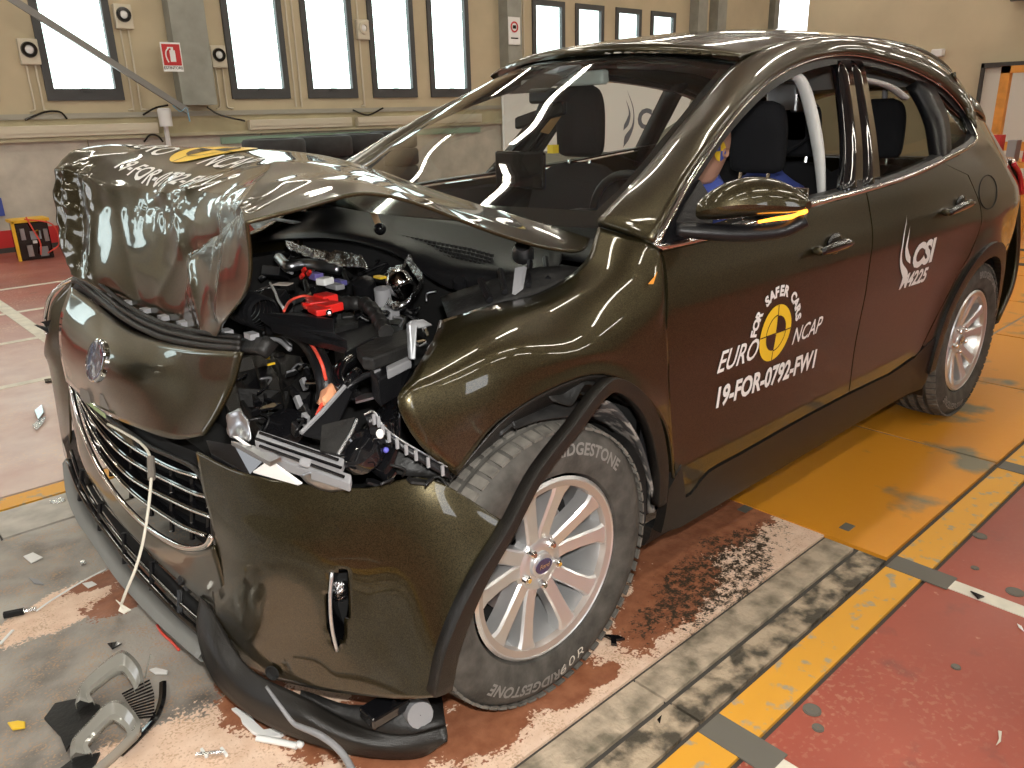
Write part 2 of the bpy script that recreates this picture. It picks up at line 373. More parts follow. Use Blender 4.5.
    e2 = op('ADD', op('MULTIPLY', op('SUBTRACT', N(7, 12, .5), .5), 2.0), op('ADD', op('MULTIPLY', op('SUBTRACT', N(42, 6), .5), 1.3), op('MULTIPLY', op('SUBTRACT', N(130, 3), .5), 1.1)))
    wm = ramp(op('SUBTRACT', op('ADD', wet, op('MULTIPLY', e2, .5)), op('MAXIMUM', 0, hole)), .04, .09)
    c = mix(wm, c, mix(ramp(n2, .35, .65), (.24, .085, .04, 1), (.33, .13, .065, 1)))
    dark = ramp(op('ADD', blob(-.78, .90, .42, .15, .1), op('MULTIPLY', e2, .55)), .12, .2)
    c = mix(op('MULTIPLY', dark, ramp(op('ADD', op('MULTIPLY', N(38, 8), .6), op('MULTIPLY', N(150, 3), .4)), .44, .54)), c, (.05, .035, .022, 1))
    L(c, b.inputs['Base Color']); L(ramp(n1, .3, .7, (.35,)*3+(1,), (.75,)*3+(1,)), b.inputs['Roughness'])
    bp = nt.nodes.new('ShaderNodeBump'); bp.inputs['Strength'].default_value = .3; bp.inputs['Distance'].default_value = .006; L(N(90, 4), bp.inputs['Height']); L(bp.outputs[0], b.inputs['Normal'])
    return m
M['floorred'] = floor_red(); M['lane'] = lane_mat()
M['plate'] = mat('worn_orange_painted_steel', (.66, .27, .02), rough=.4, col2=(.20, .18, .12), vscale=3.8, thr=(.57, .68), bump=.1, bscale=20)
M['stripe'] = mat('worn_yellow_stripe', (.68, .33, .03), rough=.45, col2=(.36, .30, .20), vscale=22, thr=(.57, .66))
M['line'] = mat('white_floor_line', (.68, .64, .54), rough=.6, var=.15, vscale=12)
M['grime'] = mat('grimy_ribbed_plate', (.42, .33, .23), rough=.6, col2=(.06, .05, .035), vscale=16, thr=(.40, .60), bump=.6, bscale=60)
M['grime2'] = mat('dusty_ribbed_plate', (.52, .42, .31), rough=.6, col2=(.15, .13, .09), vscale=14, thr=(.4, .7), bump=.5, bscale=60)
M['joint'] = mat('joint_dark', (.05, .045, .04), rough=.8)
M['square'] = mat('grey_floor_patch', (.13, .12, .10), rough=.6)
M['palebeam'] = mat('pale_channel', (.45, .42, .37), rough=.6, var=.25, vscale=10)
st = lambda mb, name, m, **k: mb.build(name, m, kind='structure', **k)
X0, X1, Y0, Y1, H = -21., 7., -8.6, 8.0, 5.2
fl_ = st(MB().box2((X0, Y0, -.12), (X1, Y1, -.012)), 'floor', M['floorred'])
MB().box2((X0, -1.385, -.0118), (X1, 1.375, -.009)).build('lane_bed', M['joint'], fl_)
# floor painted red either side, the test lane between
MB().box2((X0, -.98, -.012), (X1, 1.02, 0)).build('concrete_lane', M['lane'], fl_)
MB().box2((X0, 1.37, -.012), (X1, Y1, -.001)).build('red_floor_field', M['floorred'], fl_)
MB().box2((X0, Y0, -.012), (X1, -1.38, -.001)).build('red_floor_field', M['floorred'], fl_)
def pieces(name, m, x0, x1, y0, y1, step, off, z=0.0, gap=.004):
    x = off
    while x > x0: x -= step
    me = None
    while x < x1:
        a, b = max(x, x0)+gap, min(x+step, x1)-gap
        if b-a > .03:
            if me is None or abs((b-a)-(step-2*gap)) > 1e-6:
                o = MB().box2((a, y0+gap, -.012), (b, y1-gap, z+.0015)).build(name, m, fl_)
            else:
                o = MB().box2((a, y0+gap, -.012), (b, y1-gap, z+rnd.uniform(.0005, .002))).build(name, m, fl_)
        x += step
pieces('yellow_stripe', M['stripe'], X0, X1, 1.245, 1.36, 2.04, -1.24)
pieces('yellow_stripe', M['stripe'], X0, X1, -1.36, -1.245, 2.04, -1.24)
pieces('pale_channel', M['palebeam'], X0, X1, -1.235, -.99, 1.02, -1.24)
pieces('ribbed_plate', M['grime'], -1.235, X1, 1.145, 1.238, 1.02, -.22, .001)
pieces('ribbed_plate', M['grime2'], -1.235, X1, 1.03, 1.135, 1.02, -.22, .001)
for k in range(12):                                    # orange steel plates of the lane behind the front wheels
    x = -1.245-1.02*k
    for y0, y1 in ((.58, 1.235), (-.1, .57), (-.98, -.11)):
        if k == 0 and y0 < .5: continue
        MB().box2((x-1.01, y0+.004, -.012), (x-.006, y1-.004, .003+rnd.uniform(0, .0015))).build('orange_steel_plate', M['plate'], fl_)
for x in (-6.8, -7.6):
    MB().box2((x-.12, -3., 0), (x, 1.24, .006)).build('black_cross_stripe', M['joint'], fl_)
for x in (-1.24, -.23, .8, 1.8):
    MB().box2((x-.028, 1.43, -.001), (x+.028, 4.5, .002)).build('white_cross_line', M['line'], fl_)
for x in (-1.24, -.23, -2.26):
    MB().box2((x-.045, 1.25, 0), (x+.04, 1.43 if x > -2 else 1.36, .0035)).build('grey_patch', M['square'], fl_)
for y in (-6.14, -5.02, -4.02, -2.95): MB().box2((-9, y-.03, -.001), (5, y+.03, .002)).build('white_lane_line', M['line'], fl_)
MB().box2((-.09, -5.9, -.001), (.0, -3.3, .0025)).build('white_lane_line', M['line'], fl_)
for (a, b, r) in ((812, 710, .022), (818, 728, .014), (956, 667, .012), (980, 536, .022), (975, 568, .012), (1015, 592, .025)):
    p = Q(a, b, 0); MB().lathe([(.001, .002), (r*.8, .002), (r*.82, .0005), (r, .0015), (r, -.001)], p, (0, 0, 1), 16).build('floor_anchor_disc', M['square'], fl_)
for (a, b) in ((847, 528), (745, 510)): 
    p = Q(a, b, 0); MB().box((p.x, p.y, .0045), (.05, .035, .002)).build('grey_patch', M['square'], fl_)
# window wall
WX = [(-.14, -.99), (-1.47, -2.31), (-3.67, -4.51), (-4.79, -5.60), (-5.87, -6.68), (-6.95, -7.77), (-9.2, -10.0), (-10.28, -11.05), (-11.39, -12.15), (-12.45, -13.25), (1.1, .26), (3.2, 2.36), (4.5, 3.66)]
WZ0, WZ1 = 1.64, 3.2
def wall_with_holes(name, holes, axis, c, a0, a1, z0, z1, m, t=.25, sgn=-1):
    mb = MB(); hs = sorted(holes); x = a0
    def bx(p0, p1, q0, q1):
        if p1-p0 < 1e-4 or q1-q0 < 1e-4: return
        if axis == 'y': mb.box2((p0, c, q0), (p1, c+sgn*t, q1))
        else: mb.box2((c, p0, q0), (c+sgn*t, p1, q1))
    for (h0, h1, b0, b1) in hs:
        bx(x, h0, z0, z1); bx(h0, h1, z0, b0); bx(h0, h1, b1, z1); x = h1
    bx(x, a1, z0, z1); return st(mb, name, m)
holes = [(min(a), max(a), WZ0, WZ1) for a in WX]+[(-19.4, -17.0, .0, 3.9)]
wl = wall_with_holes('wall_left', holes, 'y', Y0, X0, X1, 0, H, M['wall'], t=.05)
for i, a in enumerate(sorted(WX, reverse=True)):
    x0, x1 = min(a), max(a); t = .085; mb = MB()
    mb.box2((x0, Y0-.04, WZ0), (x0+t, Y0+.03, WZ1)).box2((x1-t, Y0-.04, WZ0), (x1, Y0+.03, WZ1)).box2((x0+t, Y0-.04, WZ0), (x1-t, Y0+.03, WZ0+.13)).box2((x0+t, Y0-.04, WZ1-.09), (x1-t, Y0+.03, WZ1))
    wn = mb.build('window_%d' % (i+1), M['frame'], kind='structure')
    MB().box2((x0+t, Y0-.005, WZ0+.13), (x1-t, Y0, WZ1-.09)).build('pane', M['glass'], wn)
    MB().box2(((x0+x1)/2-.05, Y0+.03, WZ0+.10), ((x0+x1)/2+.05, Y0+.05, WZ0+.135)).build('latch', M['frame'], wn)
# lower wall: concrete panels, ledge, red skirting
x = X1
k = 0
while x > -16:
    MB().box2((x-2.2+.008, Y0, .25), (x-.008, Y0+.03, 1.20)).build('concrete_panel', M['conc'], wl); x -= 2.2
st(MB().box2((-16, Y0, .0), (X1, Y0+.04, .055)), 'trim_1', M['joint'])
st(MB().box2((-16, Y0, .055), (X1, Y0+.035, .25)), 'baseboard_left', M['redbase'])
st(MB().box2((-16, Y0, 1.20), (X1, Y0+.10, 1.24)), 'trim_2', M['ledgem'])
st(MB().box2((-16, Y0, 1.44), (X1, Y0+.05, 1.50)), 'trim_3', mat('ledge_grey', (.34, .32, .26), rough=.6))
st(MB().box2((-16, Y0, 1.24), (X1, Y0+.025, 1.44)), 'trim_4', mat('ochre_band', (.42, .36, .22), rough=.7, var=.12, vscale=3))
st(MB().box2((-7.9, Y0, 1.08), (-3.42, Y0+.07, 1.17)), 'trim_5', mat('pale_green_rail', (.22, .33, .24), rough=.6, var=.1, vscale=4))
st(MB().box2((-3.35, Y0+.03, 1.57), (-2.93, Y0+.22, H)).box2((-3.36, Y0+.20, 1.57), (-2.92, Y0+.24, H)), 'trim_6', M['pillar'])
for x in (-8.6, -13.9, -14.6):
    st(MB().box2((x-.16, Y0, 0), (x+.16, Y0+.22, H)), 'trim_%d' % (7+int(-x)), M['pillar'])
br = MB(); a, b = Vector((-.2, Y0+.30, 3.36)), Vector((-2.95, Y0+.26, 1.50))
d = (b-a).normalized(); n = Vector((0, 1, 0)).cross(d)
br.prism([a+n*.035, b+n*.035, b-n*.035, a-n*.035], (0, .05, 0)); st(br, 'trim_30', M['beam'])
def wallthing(name, mb, m, label, cat, group=None, **k): return tag(mb.build(name, m, **k), label, cat, group)
# ledge lamps / cable trunking
for i, (x0, x1, lab) in enumerate(((-2.62, 1.2, 'long cream cable trunking on the wall ledge left of the white box'), (-5.4, -3.82, 'cream cable trunking on the ledge right of the white box'), (-7.9, -5.5, 'cream cable trunking on the ledge ending behind the windscreen'))):
    t = thing('cable_trunking', (x0, Y0+.06, 1.25), lab, 'trunking')
    MB().box2((x0, Y0+.03, 1.245), (x1, Y0+.12, 1.375)).build('trunk_body', M['conduit'], t, bevel=.008)
    MB().box2((x0+.01, Y0+.115, 1.29), (x1-.01, Y0+.13, 1.305)).build('trunk_lip', M['conduit'], t)
# round alarm boxes with two conduits each
for (u_, v_, lab, cv) in ((28, 52, 'pale square box with black ring dial, leftmost on the window wall', (52, 80)), (122, 17, 'pale box with black ring dial, highest one between second window and pillar', (0, 0)), (217, 57, 'pale box with black ring dial just right of the extinguisher sign', (0, 0)), (361, 30, 'pale box with faint ring between the fourth and fifth windows', (0, 0))):
    p = P(u_, v_, Y0); t = thing('ring_dial_box', (p.x, Y0, p.z), lab, 'wall box'); faint = u_ == 361
    MB().box((p.x, Y0+.035, p.z), (.20, .07, .27)).build('box_body', M['conduit'], t, bevel=.01)
    MB().lathe([(.045, .085), (.05, .095), (.078, .095), (.085, .07), (.045, .07)], (p.x, Y0, p.z+.02), (0, 1, 0), 28, closed=True).build('ring', M['conduit'] if faint else M['glossblack'], t, smooth=40)
    MB().lathe([(.001, .09), (.04, .085), (.047, .07)], (p.x, Y0, p.z+.02), (0, 1, 0), 20).build('disc', M['whitep'], t, smooth=40)
    for s in ((-1, 1) if not faint else (1,)):
        x = p.x+.05*s if s > 0 else p.x-.04
        pts = [(x, Y0+.02, p.z-.13), (x, Y0+.02, 1.60), (x-.03*(s < 0)+.02, Y0+.02, 1.54), (x-.08*(s < 0)+.06*(s > 0), Y0+.02, 1.525)]
        MB().tube(spline(pts, 5), .011, 6).build('conduit', M['conduit'], t, smooth=60)
for x, lab in ((-4.63, 'pair of cream conduits between the third and fourth windows'), (-5.66, 'thin cream conduit running down beside the fifth window'), (-8.95, 'cream conduit on the wall just left of the seventh window')):
    t = thing('wall_conduit', (x, Y0, 1.5), lab, 'conduit')
    for dx in ((0, .09) if x == -4.63 else (0,)): MB().tube([(x+dx-.04, Y0+.02, H-.1), (x+dx-.04, Y0+.02, 1.53)], .012, 6).build('pipe', M['conduit'], t, smooth=60)
# extinguisher sign
p = P(172, 57, Y0+.25); sg = thing('extinguisher_sign', (p.x, Y0+.24, p.z), 'red and white fire extinguisher sign on the grey pillar', 'sign')
MB().box((p.x, Y0+.245, p.z), (.24, .008, .33)).build('sign_plate', M['white'], sg)
MB().box((p.x, Y0+.251, p.z+.025), (.215, .004, .24)).build('red_field', M['redbase'], sg)
mb = MB().box((p.x-.01, Y0+.256, p.z+.01), (.065, .004, .13)).box((p.x-.01, Y0+.256, p.z+.09), (.03, .004, .03)).box((p.x+.01, Y0+.256, p.z+.105), (.07, .004, .012))
mb.tube(spline([(p.x+.03, Y0+.256, p.z+.10), (p.x+.065, Y0+.256, p.z+.06), (p.x+.07, Y0+.256, p.z), (p.x+.05, Y0+.256, p.z-.06)], 4), .008, 5); mb.build('extinguisher_pictogram', M['white'], sg)
tv, tf = label_text('ESTINTORE', .045, weight=.0006)
wrap('lettering', tv, tf, lambda a, b: (p.x-a, Y0+.2505, p.z-.125+b), M['glossblack'], sg)
p = P(514, 31, Y0+.24); s2 = thing('small_round_sign', (p.x, Y0+.24, p.z), 'small white sign with red ring on the column', 'sign')
MB().box((p.x, Y0+.245, p.z), (.26, .008, .42)).build('sign_plate', M['white'], s2)
MB().lathe([(.06, .250), (.06, .256), (.085, .256), (.085, .250)], (p.x, Y0, p.z+.06), (0, 1, 0), 24, closed=True).build('red_ring', M['redbase'], s2)
MB().box((p.x, Y0+.253, p.z+.06), (.07, .006, .05)).build('symbol', M['glossblack'], s2); MB().box((p.x, Y0+.251, p.z-.11), (.16, .004, .02)).build('caption_bar', M['glossblack'], s2)
p = P(193, 82, Y0); t = thing('junction_box', (p.x, Y0, p.z), 'small cream junction box right of the grey pillar', 'wall box')
MB().box((p.x+.01, Y0+.04, p.z), (.14, .08, .13)).build('box_body', M['conduit'], t, bevel=.01); MB().box((p.x-.03, Y0+.09, p.z-.01), (.07, .02, .08)).build('lid', M['whitep'], t); MB().lathe([(.001, .1), (.012, .1), (.012, .08)], (p.x+.05, Y0, p.z), (0, 1, 0), 12).build('knob', M['glossblack'], t)
p = P(165, 117, Y0+.2); t = thing('white_wrapped_cylinder', (p.x, Y0+.2, p.z), 'white cylinder with blue tape at the foot of the grey pillar', 'cylinder')
MB().lathe([(.001, -.11), (.075, -.11), (.08, .09), (.06, .105), (.001, .105)], p, (0, 0, 1), 20).build('cylinder_body', M['whitep'], t, smooth=40)
MB().tube(spline([(p.x-.08, Y0+.3, p.z+.13), (p.x-.16, Y0+.3, p.z+.06), (p.x-.24, Y0+.3, p.z+.10), (p.x-.26, Y0+.3, p.z-.06)], 4), .018, 6, flat=.3).build('tape', M['blue_tape'], t)
MB().tube([(p.x-.02, Y0+.12, p.z-.1), (p.x-.02, Y0+.12, .95)], .03, 8).build('down_pipe', M['whitep'], t, smooth=60)
for i, (pts, lab) in enumerate((([(25, 120), (45, 112), (60, 112), (67, 119)], 'black cable looping over the ledge below the second window'), ([(143, 115), (155, 108), (168, 105)], 'black cable rising to the grey pillar'), ([(207, 107), (220, 115), (245, 121)], 'black cable sagging right of the junction box'), ([(353, 110), (368, 115), (383, 108)], 'black cable hanging below the fifth window'), ([(144, 142), (150, 135), (158, 136), (163, 142)], 'black cable loop behind the bonnet'))):
    tag(MB().tube(spline([P(a, b, Y0+(.13 if i in (2, 4) else .062)) for a, b in pts], 5), .012, 6).build('black_cable', M['glossblack'], smooth=60), lab, 'cable')
# bright doorway in the window wall, end wall, remaining walls and ceiling
st(MB().box2((-19.6, Y0-.1, 0), (-19.4, Y0+.3, H)).box2((-20.0, Y0, 0), (-19.8, Y0+.35, H)).box2((-17.0, Y0, 0), (-16.8, Y0+.15, 3.9)), 'trim_40', M['pillar'])
st(MB().box2((-16.7, Y0, 0), (-14.9, Y0+.06, 3.9)), 'door_1', M['wall'])
we = st(MB().box2((X0-.2, Y0, 0), (X0, Y1, H)), 'wall_back', M['endwall'])
MB().box2((X0, Y0, .1), (X0+.01, Y0+6.3, 3.9)).build('panel_backing', M['joint'], we)
y = Y0+.1
for wdt in (.55, .7, .75, .62, 1.6, 1.8):
    MB().box2((X0, y+.03, .1), (X0+.05, y+wdt-.03, 3.9 if wdt < 1 else 3.3)).build('wall_panel', M['endwall'], we); y += wdt
wall_with_holes('wall_right', [(-2+4*i, -.4+4*i, 1.5, 3.6) for i in range(2)], 'y', Y1, X0, X1, 0, H, M['farwall'], sgn=1)  # unseen openings, added to let daylight onto the car's near side
wall_with_holes('wall_front', [(-6, -3.4, 1.2, 3.4), (-2.6, -.4, 1.2, 3.4)], 'x', X1, Y0, Y1, 0, H, M['farwall'], sgn=1)
ce_ = st(MB().box2((X0, Y0, H), (X1, Y1, H+.2)), 'ceiling', M['greyfloor'])
for k in range(12): MB().box2((X0+1+2.4*k, Y0, H-.30), (X0+1.14+2.4*k, Y1, H)).build('roof_beam', M['beam'], ce_)
for k in range(4): MB().box2((X0, -6.9+3.9*k, H-.42), (X1, -6.75+3.9*k, H-.30)).build('purlin', M['beam'], ce_)
# far door with orange frame and racks by the end wall
def EW(a, b): return XX(a, b, X0+.06)
p0, p1 = XX(984, 68, -15.), XX(1060, 60, -15.)
st(MB().box2((-15.2, p0.y, 0), (-15.08, p1.y+2.5, p0.z)), 'door_2', M['doorp'])
st(MB().box2((-15.3, p0.y-3.5, 0), (-15.2, p1.y+2.5, H)), 'wall_partition', M['endwall'])
st(MB().box2((-15.08, p0.y-.05, 0), (-15.0, p0.y, p0.z+.08)).box2((-15.08, p0.y-.05, p0.z), (-15.0, p1.y+2, p0.z+.08)), 'trim_41', M['joint'])
q = XX(1008, 66, -10); qb = XX(1008, 66, -10)
t = thing('orange_lift_frame', (-10, q.y, 0), 'orange steel frame standing at the far right end', 'frame')
for dy in (0, 1.3): MB().box2((-10.05, q.y+dy-.05, 0), (-9.95, q.y+dy+.05, q.z)).build('post', M['rack'], t)
MB().box2((-10.05, q.y-.05, q.z-.08), (-9.95, q.y+1.35, q.z)).build('crossbar', M['rack'], t)
MB().box2((-10.05, q.y-.05, .8), (-9.95, q.y+1.35, .9)).build('crossbar', M['rack'], t)
q = XX(1012, 130, -8.2)
t = thing('orange_trolley', (-8.2, q.y, 0), 'orange trolley with tools behind the car tail', 'trolley')
for dy in (-.25, .3):
    for dx in (-.3, .3): MB().box2((-8.2+dx-.03, q.y+dy-.03, 0), (-8.2+dx+.03, q.y+dy+.03, q.z-.05)).build('leg', M['rack'], t)
for z in (.35, .75): MB().box2((-8.55, q.y-.32, z), (-7.85, q.y+.36, z+.05)).build('shelf', M['rack'], t)
for k in range(4): MB().box2((-8.15, q.y-.26+k*.15, .8), (-8.0, q.y-.18+k*.15, 1.0+.05*(k % 2))).build('tool', M['redbase' if k % 2 else 'grey'], t)
p = XX(938, 53, X0+.05) ; p = XX(938, 53, -15.1)
tag(MB().box((-15.1, p.y, p.z), (.16, .20, .13)).build('emergency_lamp', M['whitep'], bevel=.02), 'small white lamp box on the far wall', 'wall lamp')
p = XX(1010, 0, -15.0)
tag(MB().box2((-15.1, p.y, p.z-.02), (-15.0, p.y+1.5, p.z+.9)).build('dark_framed_board', M['frame']), 'dark framed board high on the far wall, top right', 'board')
# ceiling strip lights (the long streaks in the paint)
tl = thing('strip_light', (0, 0, 4.6), 'long white tube light under the ceiling', 'ceiling light', 'rows of tube lights under the ceiling')
MB().box2((-.75, -.09, 4.62), (.75, .09, 4.69)).build('housing', M['whitep'], tl)
MB().box2((-.72, -.06, 4.585), (.72, .06, 4.62)).build('tube', M['lamp'], tl)
first = True
for y in (-6.2, -3.1, 0.2, 3.4, 6.2):
    for x in (-17, -14.6, -12.2, -9.8, -7.4, -5.0, -2.6, -.2, 2.2, 4.6):
        c = tl if first else copy_tree(tl); first = False; c.location = (x, y, 4.6)
        c['label'] = 'long white tube light, %s in the ceiling row %s' % ({-17: 'farthest', -14.6: 'second from the far end', -12.2: 'third from the far end', -9.8: 'fourth from the far end', -7.4: 'fifth from the far end', -5.0: 'fifth from the near end', -2.6: 'fourth from the near end', -.2: 'third from the near end', 2.2: 'second from the near end', 4.6: 'nearest'}[x], {-6.2: 'by the windows', -3.1: 'over the board', .2: 'over the car', 3.4: 'behind the camera', 6.2: 'farthest right'}[y])
# white screen with the laboratory's mark, beyond the car
bd = thing('white_screen_board', (-6.2, -4, 0), 'tall white board with grey lettering and flame mark seen through the car', 'board')
MB().box2((-8.6, -4.03, .15), (-4.36, -4.0, 1.66)).build('board_panel', M['white'], bd)
for x in (-8.5, -6.4, -4.5):
    MB().box2((x-.03, -4.08, 0), (x+.03, -4.03, 1.6)).box2((x-.05, -4.4, 0), (x+.05, -3.75, .06)).build('stand_post', M['grey'], bd)
M['greyink'] = mat('slate_print', (.11, .12, .15), rough=.6)
p = P(645, 120, -4); tv, tf = label_text('CSI', .30, weight=.012, align='LEFT')
wrap('lettering', tv, tf, lambda a, b: (p.x+.14-a*1.25, -3.998, p.z+b), M['greyink'], bd)
def flame(fn, name, m, parent):
    # two tapering swooshes
    a = spline([(-.02, .5), (-.14, .2), (-.16, -.1), (-.08, -.35), (.03, -.5)], 6); b = spline([(.02, -.48), (-.0, -.3), (-.12, -.12), (-.135, .15), (-.02, .5)], 6)
    c = spline([(.0, .35), (-.09, .1), (-.06, -.1), (.03, -.2)], 6); d = spline([(.03, -.12), (-.03, -.0), (-.06, .12), (.0, .35)], 6)
    mb = MB()
    for poly in (a+b[1:-1], c+d[1:-1]):
        L = len(poly); hv = [fn(q[0], q[1]) for q in poly]; k = L//2
        fs = [(i, i+1, L-1-i-1, L-1-i) for i in range(k-1)]; mb.add(hv, fs)
    return mb.build(name, m, parent, fix=False)
flame(lambda a, b: (p.x+.36+a*.62*1.6, -3.997, p.z+.02+b*.62), 'flame_mark', M['greyink'], bd)
# ------------------------------------------------------------------ the car: body
car = thing('crashed_car', (-1.5, 0, 0), 'dark olive-brown family SUV with crushed front and buckled bonnet', 'car')
def sgnrm(x, z, s=1):
    e = .004; a = (side(x+e, z)-side(x-e, z))/(2*e); b = (side(x, z+e)-side(x, z-e))/(2*e)
    return Vector((-a, 1*1.0, -b)).normalized() if s > 0 else Vector((-a, -1, -b)).normalized()
def panel(name, out, m, parent, off=0., depth=.03, step=.035, s=1, inset=True, label=None):
    """sheet cut from the body-side surface inside an outline of (x, z) points, with a turned-in edge"""
    dens = []
    for i in range(len(out)):
        a, b = np.array(out[i]), np.array(out[(i+1) % len(out)]); n = max(1, int(np.linalg.norm(b-a)/step))
        for k in range(n): dens.append(tuple(a+(b-a)*k/n))
    N = len(dens); xs = [p[0] for p in dens]; zs = [p[1] for p in dens]
    def inside(x, z):
        c = False; j = N-1
        for i in range(N):
            if (dens[i][1] > z) != (dens[j][1] > z) and x < (dens[j][0]-dens[i][0])*(z-dens[i][1])/(dens[j][1]-dens[i][1]+1e-12)+dens[i][0]: c = not c
            j = i
        return c
    D = np.array(dens); pts = [Vector(p) for p in dens]; nx = int((max(xs)-min(xs))/step)+1; nz = int((max(zs)-min(zs))/step)+1
    for i in range(nx+1):
        for j in range(nz+1):
            x, z = min(xs)+i*step, min(zs)+j*step+(i % 2)*step*.5
            if inside(x, z) and np.min(np.hypot(D[:, 0]-x, D[:, 1]-z)) > step*.45: pts.append(Vector((x, z)))
    vo, eo, fo, *_ = delaunay_2d_cdt(pts, [], [list(range(N))], 1, 1e-6)
    V = [(v.x, s*(side(v.x, v.y)+off), v.y) for v in vo]; Nn = [sgnrm(v.x, v.y, s) for v in vo]
    fs = []
    for f in fo:
        a, b, c = [Vector(V[i]) for i in f[:3]]; n = (b-a).cross(c-a); fs.append(tuple(f) if n.y*s > 0 else tuple(f)[::-1])
    nv = len(V); rim = [min(range(nv), key=lambda i: (vo[i].x-d[0])**2+(vo[i].y-d[1])**2) for d in dens]
    VV = list(V); FF = list(fs); NN = list(Nn)
    base = len(VV)
    for k in rim:
        VV.append(V[k]); p = V[k]; VV.append((p[0], p[1]-s*depth, p[2]))
    area = sum(dens[i][0]*dens[(i+1) % N][1]-dens[(i+1) % N][0]*dens[i][1] for i in range(N))
    for i in range(N):
        j = (i+1) % N; a, b = dens[i], dens[j]; n = Vector((b[1]-a[1], 0, -(b[0]-a[0])))*(1 if area > 0 else -1)
        f = (base+2*i, base+2*j, base+2*j+1, base+2*i+1); q = (Vector(VV[f[1]])-Vector(VV[f[0]])).cross(Vector(VV[f[3]])-Vector(VV[f[0]]))
        FF.append(f if q.dot(n) > 0 else f[::-1])
    me = bpy.data.meshes.new(name); me.from_pydata(VV, [], FF); me.materials.append(m)
    me.polygons.foreach_set('use_smooth', [i < len(fs) for i in range(len(FF))])
    cn = [None]*len(me.loops)
    for pi, p in enumerate(me.polygons):
        for li in p.loop_indices: cn[li] = tuple(Nn[me.loops[li].vertex_index]) if pi < len(fs) else (0, 0, 0)
    me.normals_split_custom_set(cn)
    o = bpy.data.objects.new(name, me); C.objects.link(o); attach(o, parent)
    if label: o['label'] = label
    return o
def sx(l): return [(S(a, b).x, S(a, b).z) for a, b in l]
def arc(cx, cz, r, a0, a1, n=14): return [(cx+r*math.cos(math.radians(a0+(a1-a0)*k/n)), cz+r*math.sin(math.radians(a0+(a1-a0)*k/n))) for k in range(n+1)]
def sp2(l, n=4): return [tuple(p) for p in spline(l, n)]
# window opening (chrome line) in body coordinates
CH_LOW = sx([(660, 247), (720, 233), (800, 207), (863, 190), (905, 177), (942, 160)])
CH_UP = sx([(660, 247), (680, 192), (700, 160), (722, 128), (745, 101), (768, 80), (795, 65), (822, 57), (850, 55), (880, 61), (908, 70), (932, 82), (950, 97), (964, 114), (973, 131)])
CH_END = sx([(973, 131), (975, 138), (970, 145), (958, 152), (942, 160)])
FRONT_EDGE = sx([(662, 250), (666, 275), (666, 330), (669, 400), (671, 440), (676, 486)])
BSPLIT = sx([(866, 191), (872, 225), (870, 262), (860, 320), (854, 352), (849, 392)])
REDGE = sx([(958, 156), (968, 175), (980, 205), (981, 225), (973, 247), (958, 275), (940, 310), (925, 340), (918, 356)])
CLTOP = sx([(849, 392), (800, 418), (740, 452), (708, 470), (690, 492), (676, 497)])
# 1 front door
def shrink(l, dx): return [(x+dx, z) for x, z in l]
dF = sp2(CH_LOW[:3]+[CH_LOW[3]], 4)
front_door_outline = [(x, z-.012) for x, z in dF[:-1]]+shrink(sp2(BSPLIT, 3), .004)+sp2([(BSPLIT[-1][0]+.004, CLTOP[0][1])]+CLTOP[1:], 3)[1:]+shrink(sp2(FRONT_EDGE[::-1], 3), -.004)[:-1]
RR = sx([(863, 190)])[0]
rear_low = sp2([CH_LOW[3], CH_LOW[4], CH_LOW[5]], 4)
rear_door_outline = [(x, z-.012) for x, z in rear_low]+shrink(sp2(REDGE[1:], 3), .004)+[(-2.10, .42), (-1.9, .40)]+shrink(sp2(BSPLIT[::-1], 3), -.004)
SILLZ = .31
def arcpts(cx, r, a0, a1): return arc(cx, .357, r, a0, a1)
# quarter panel
def roofz(x): return float(np.interp(x, [-3.75, -3.6, -3.4, -3.2, -3.0, -2.8, -2.5, -2.2, -1.9, -1.6, -1.35], [1.12, 1.25, 1.40, 1.49, 1.535, 1.562, 1.59, 1.605, 1.608, 1.595, 1.565]))
qx = [p for p in REDGE]
quarter = shrink(sp2(REDGE[1:], 3), -.004)+[(-2.24, .45)]+arcpts(-2.71, .425, 150, 0)[1:]+[( -3.2, .30), (-3.55, .36), (-3.68, .60), (-3.66, .85), (-3.63, 1.0)]
quarter = [p for p in quarter]
arch0 = 168
QA = [p for p in arc(-2.71, .357, .43, 12, 168)]          # from front (x=-2.29) round the top to the tail
quarter = shrink(sp2(REDGE[1:], 3), -.004)[:-2]+[p for p in QA if p[0] < -2.2][0:]+[(-3.15, .30), (-3.5, .34), (-3.66, .55), (-3.67, .80), (-3.64, 1.02), (-3.58, 1.10), (-3.50, 1.22)]
ex = CH_END
quarter += [(-3.36, 1.30), (-3.14, 1.34)]
quarter += [(x-.012, z) for x, z in ex[:3]]+[(x-.006, z-.012) for x, z in ex[3:]]
doors = {}
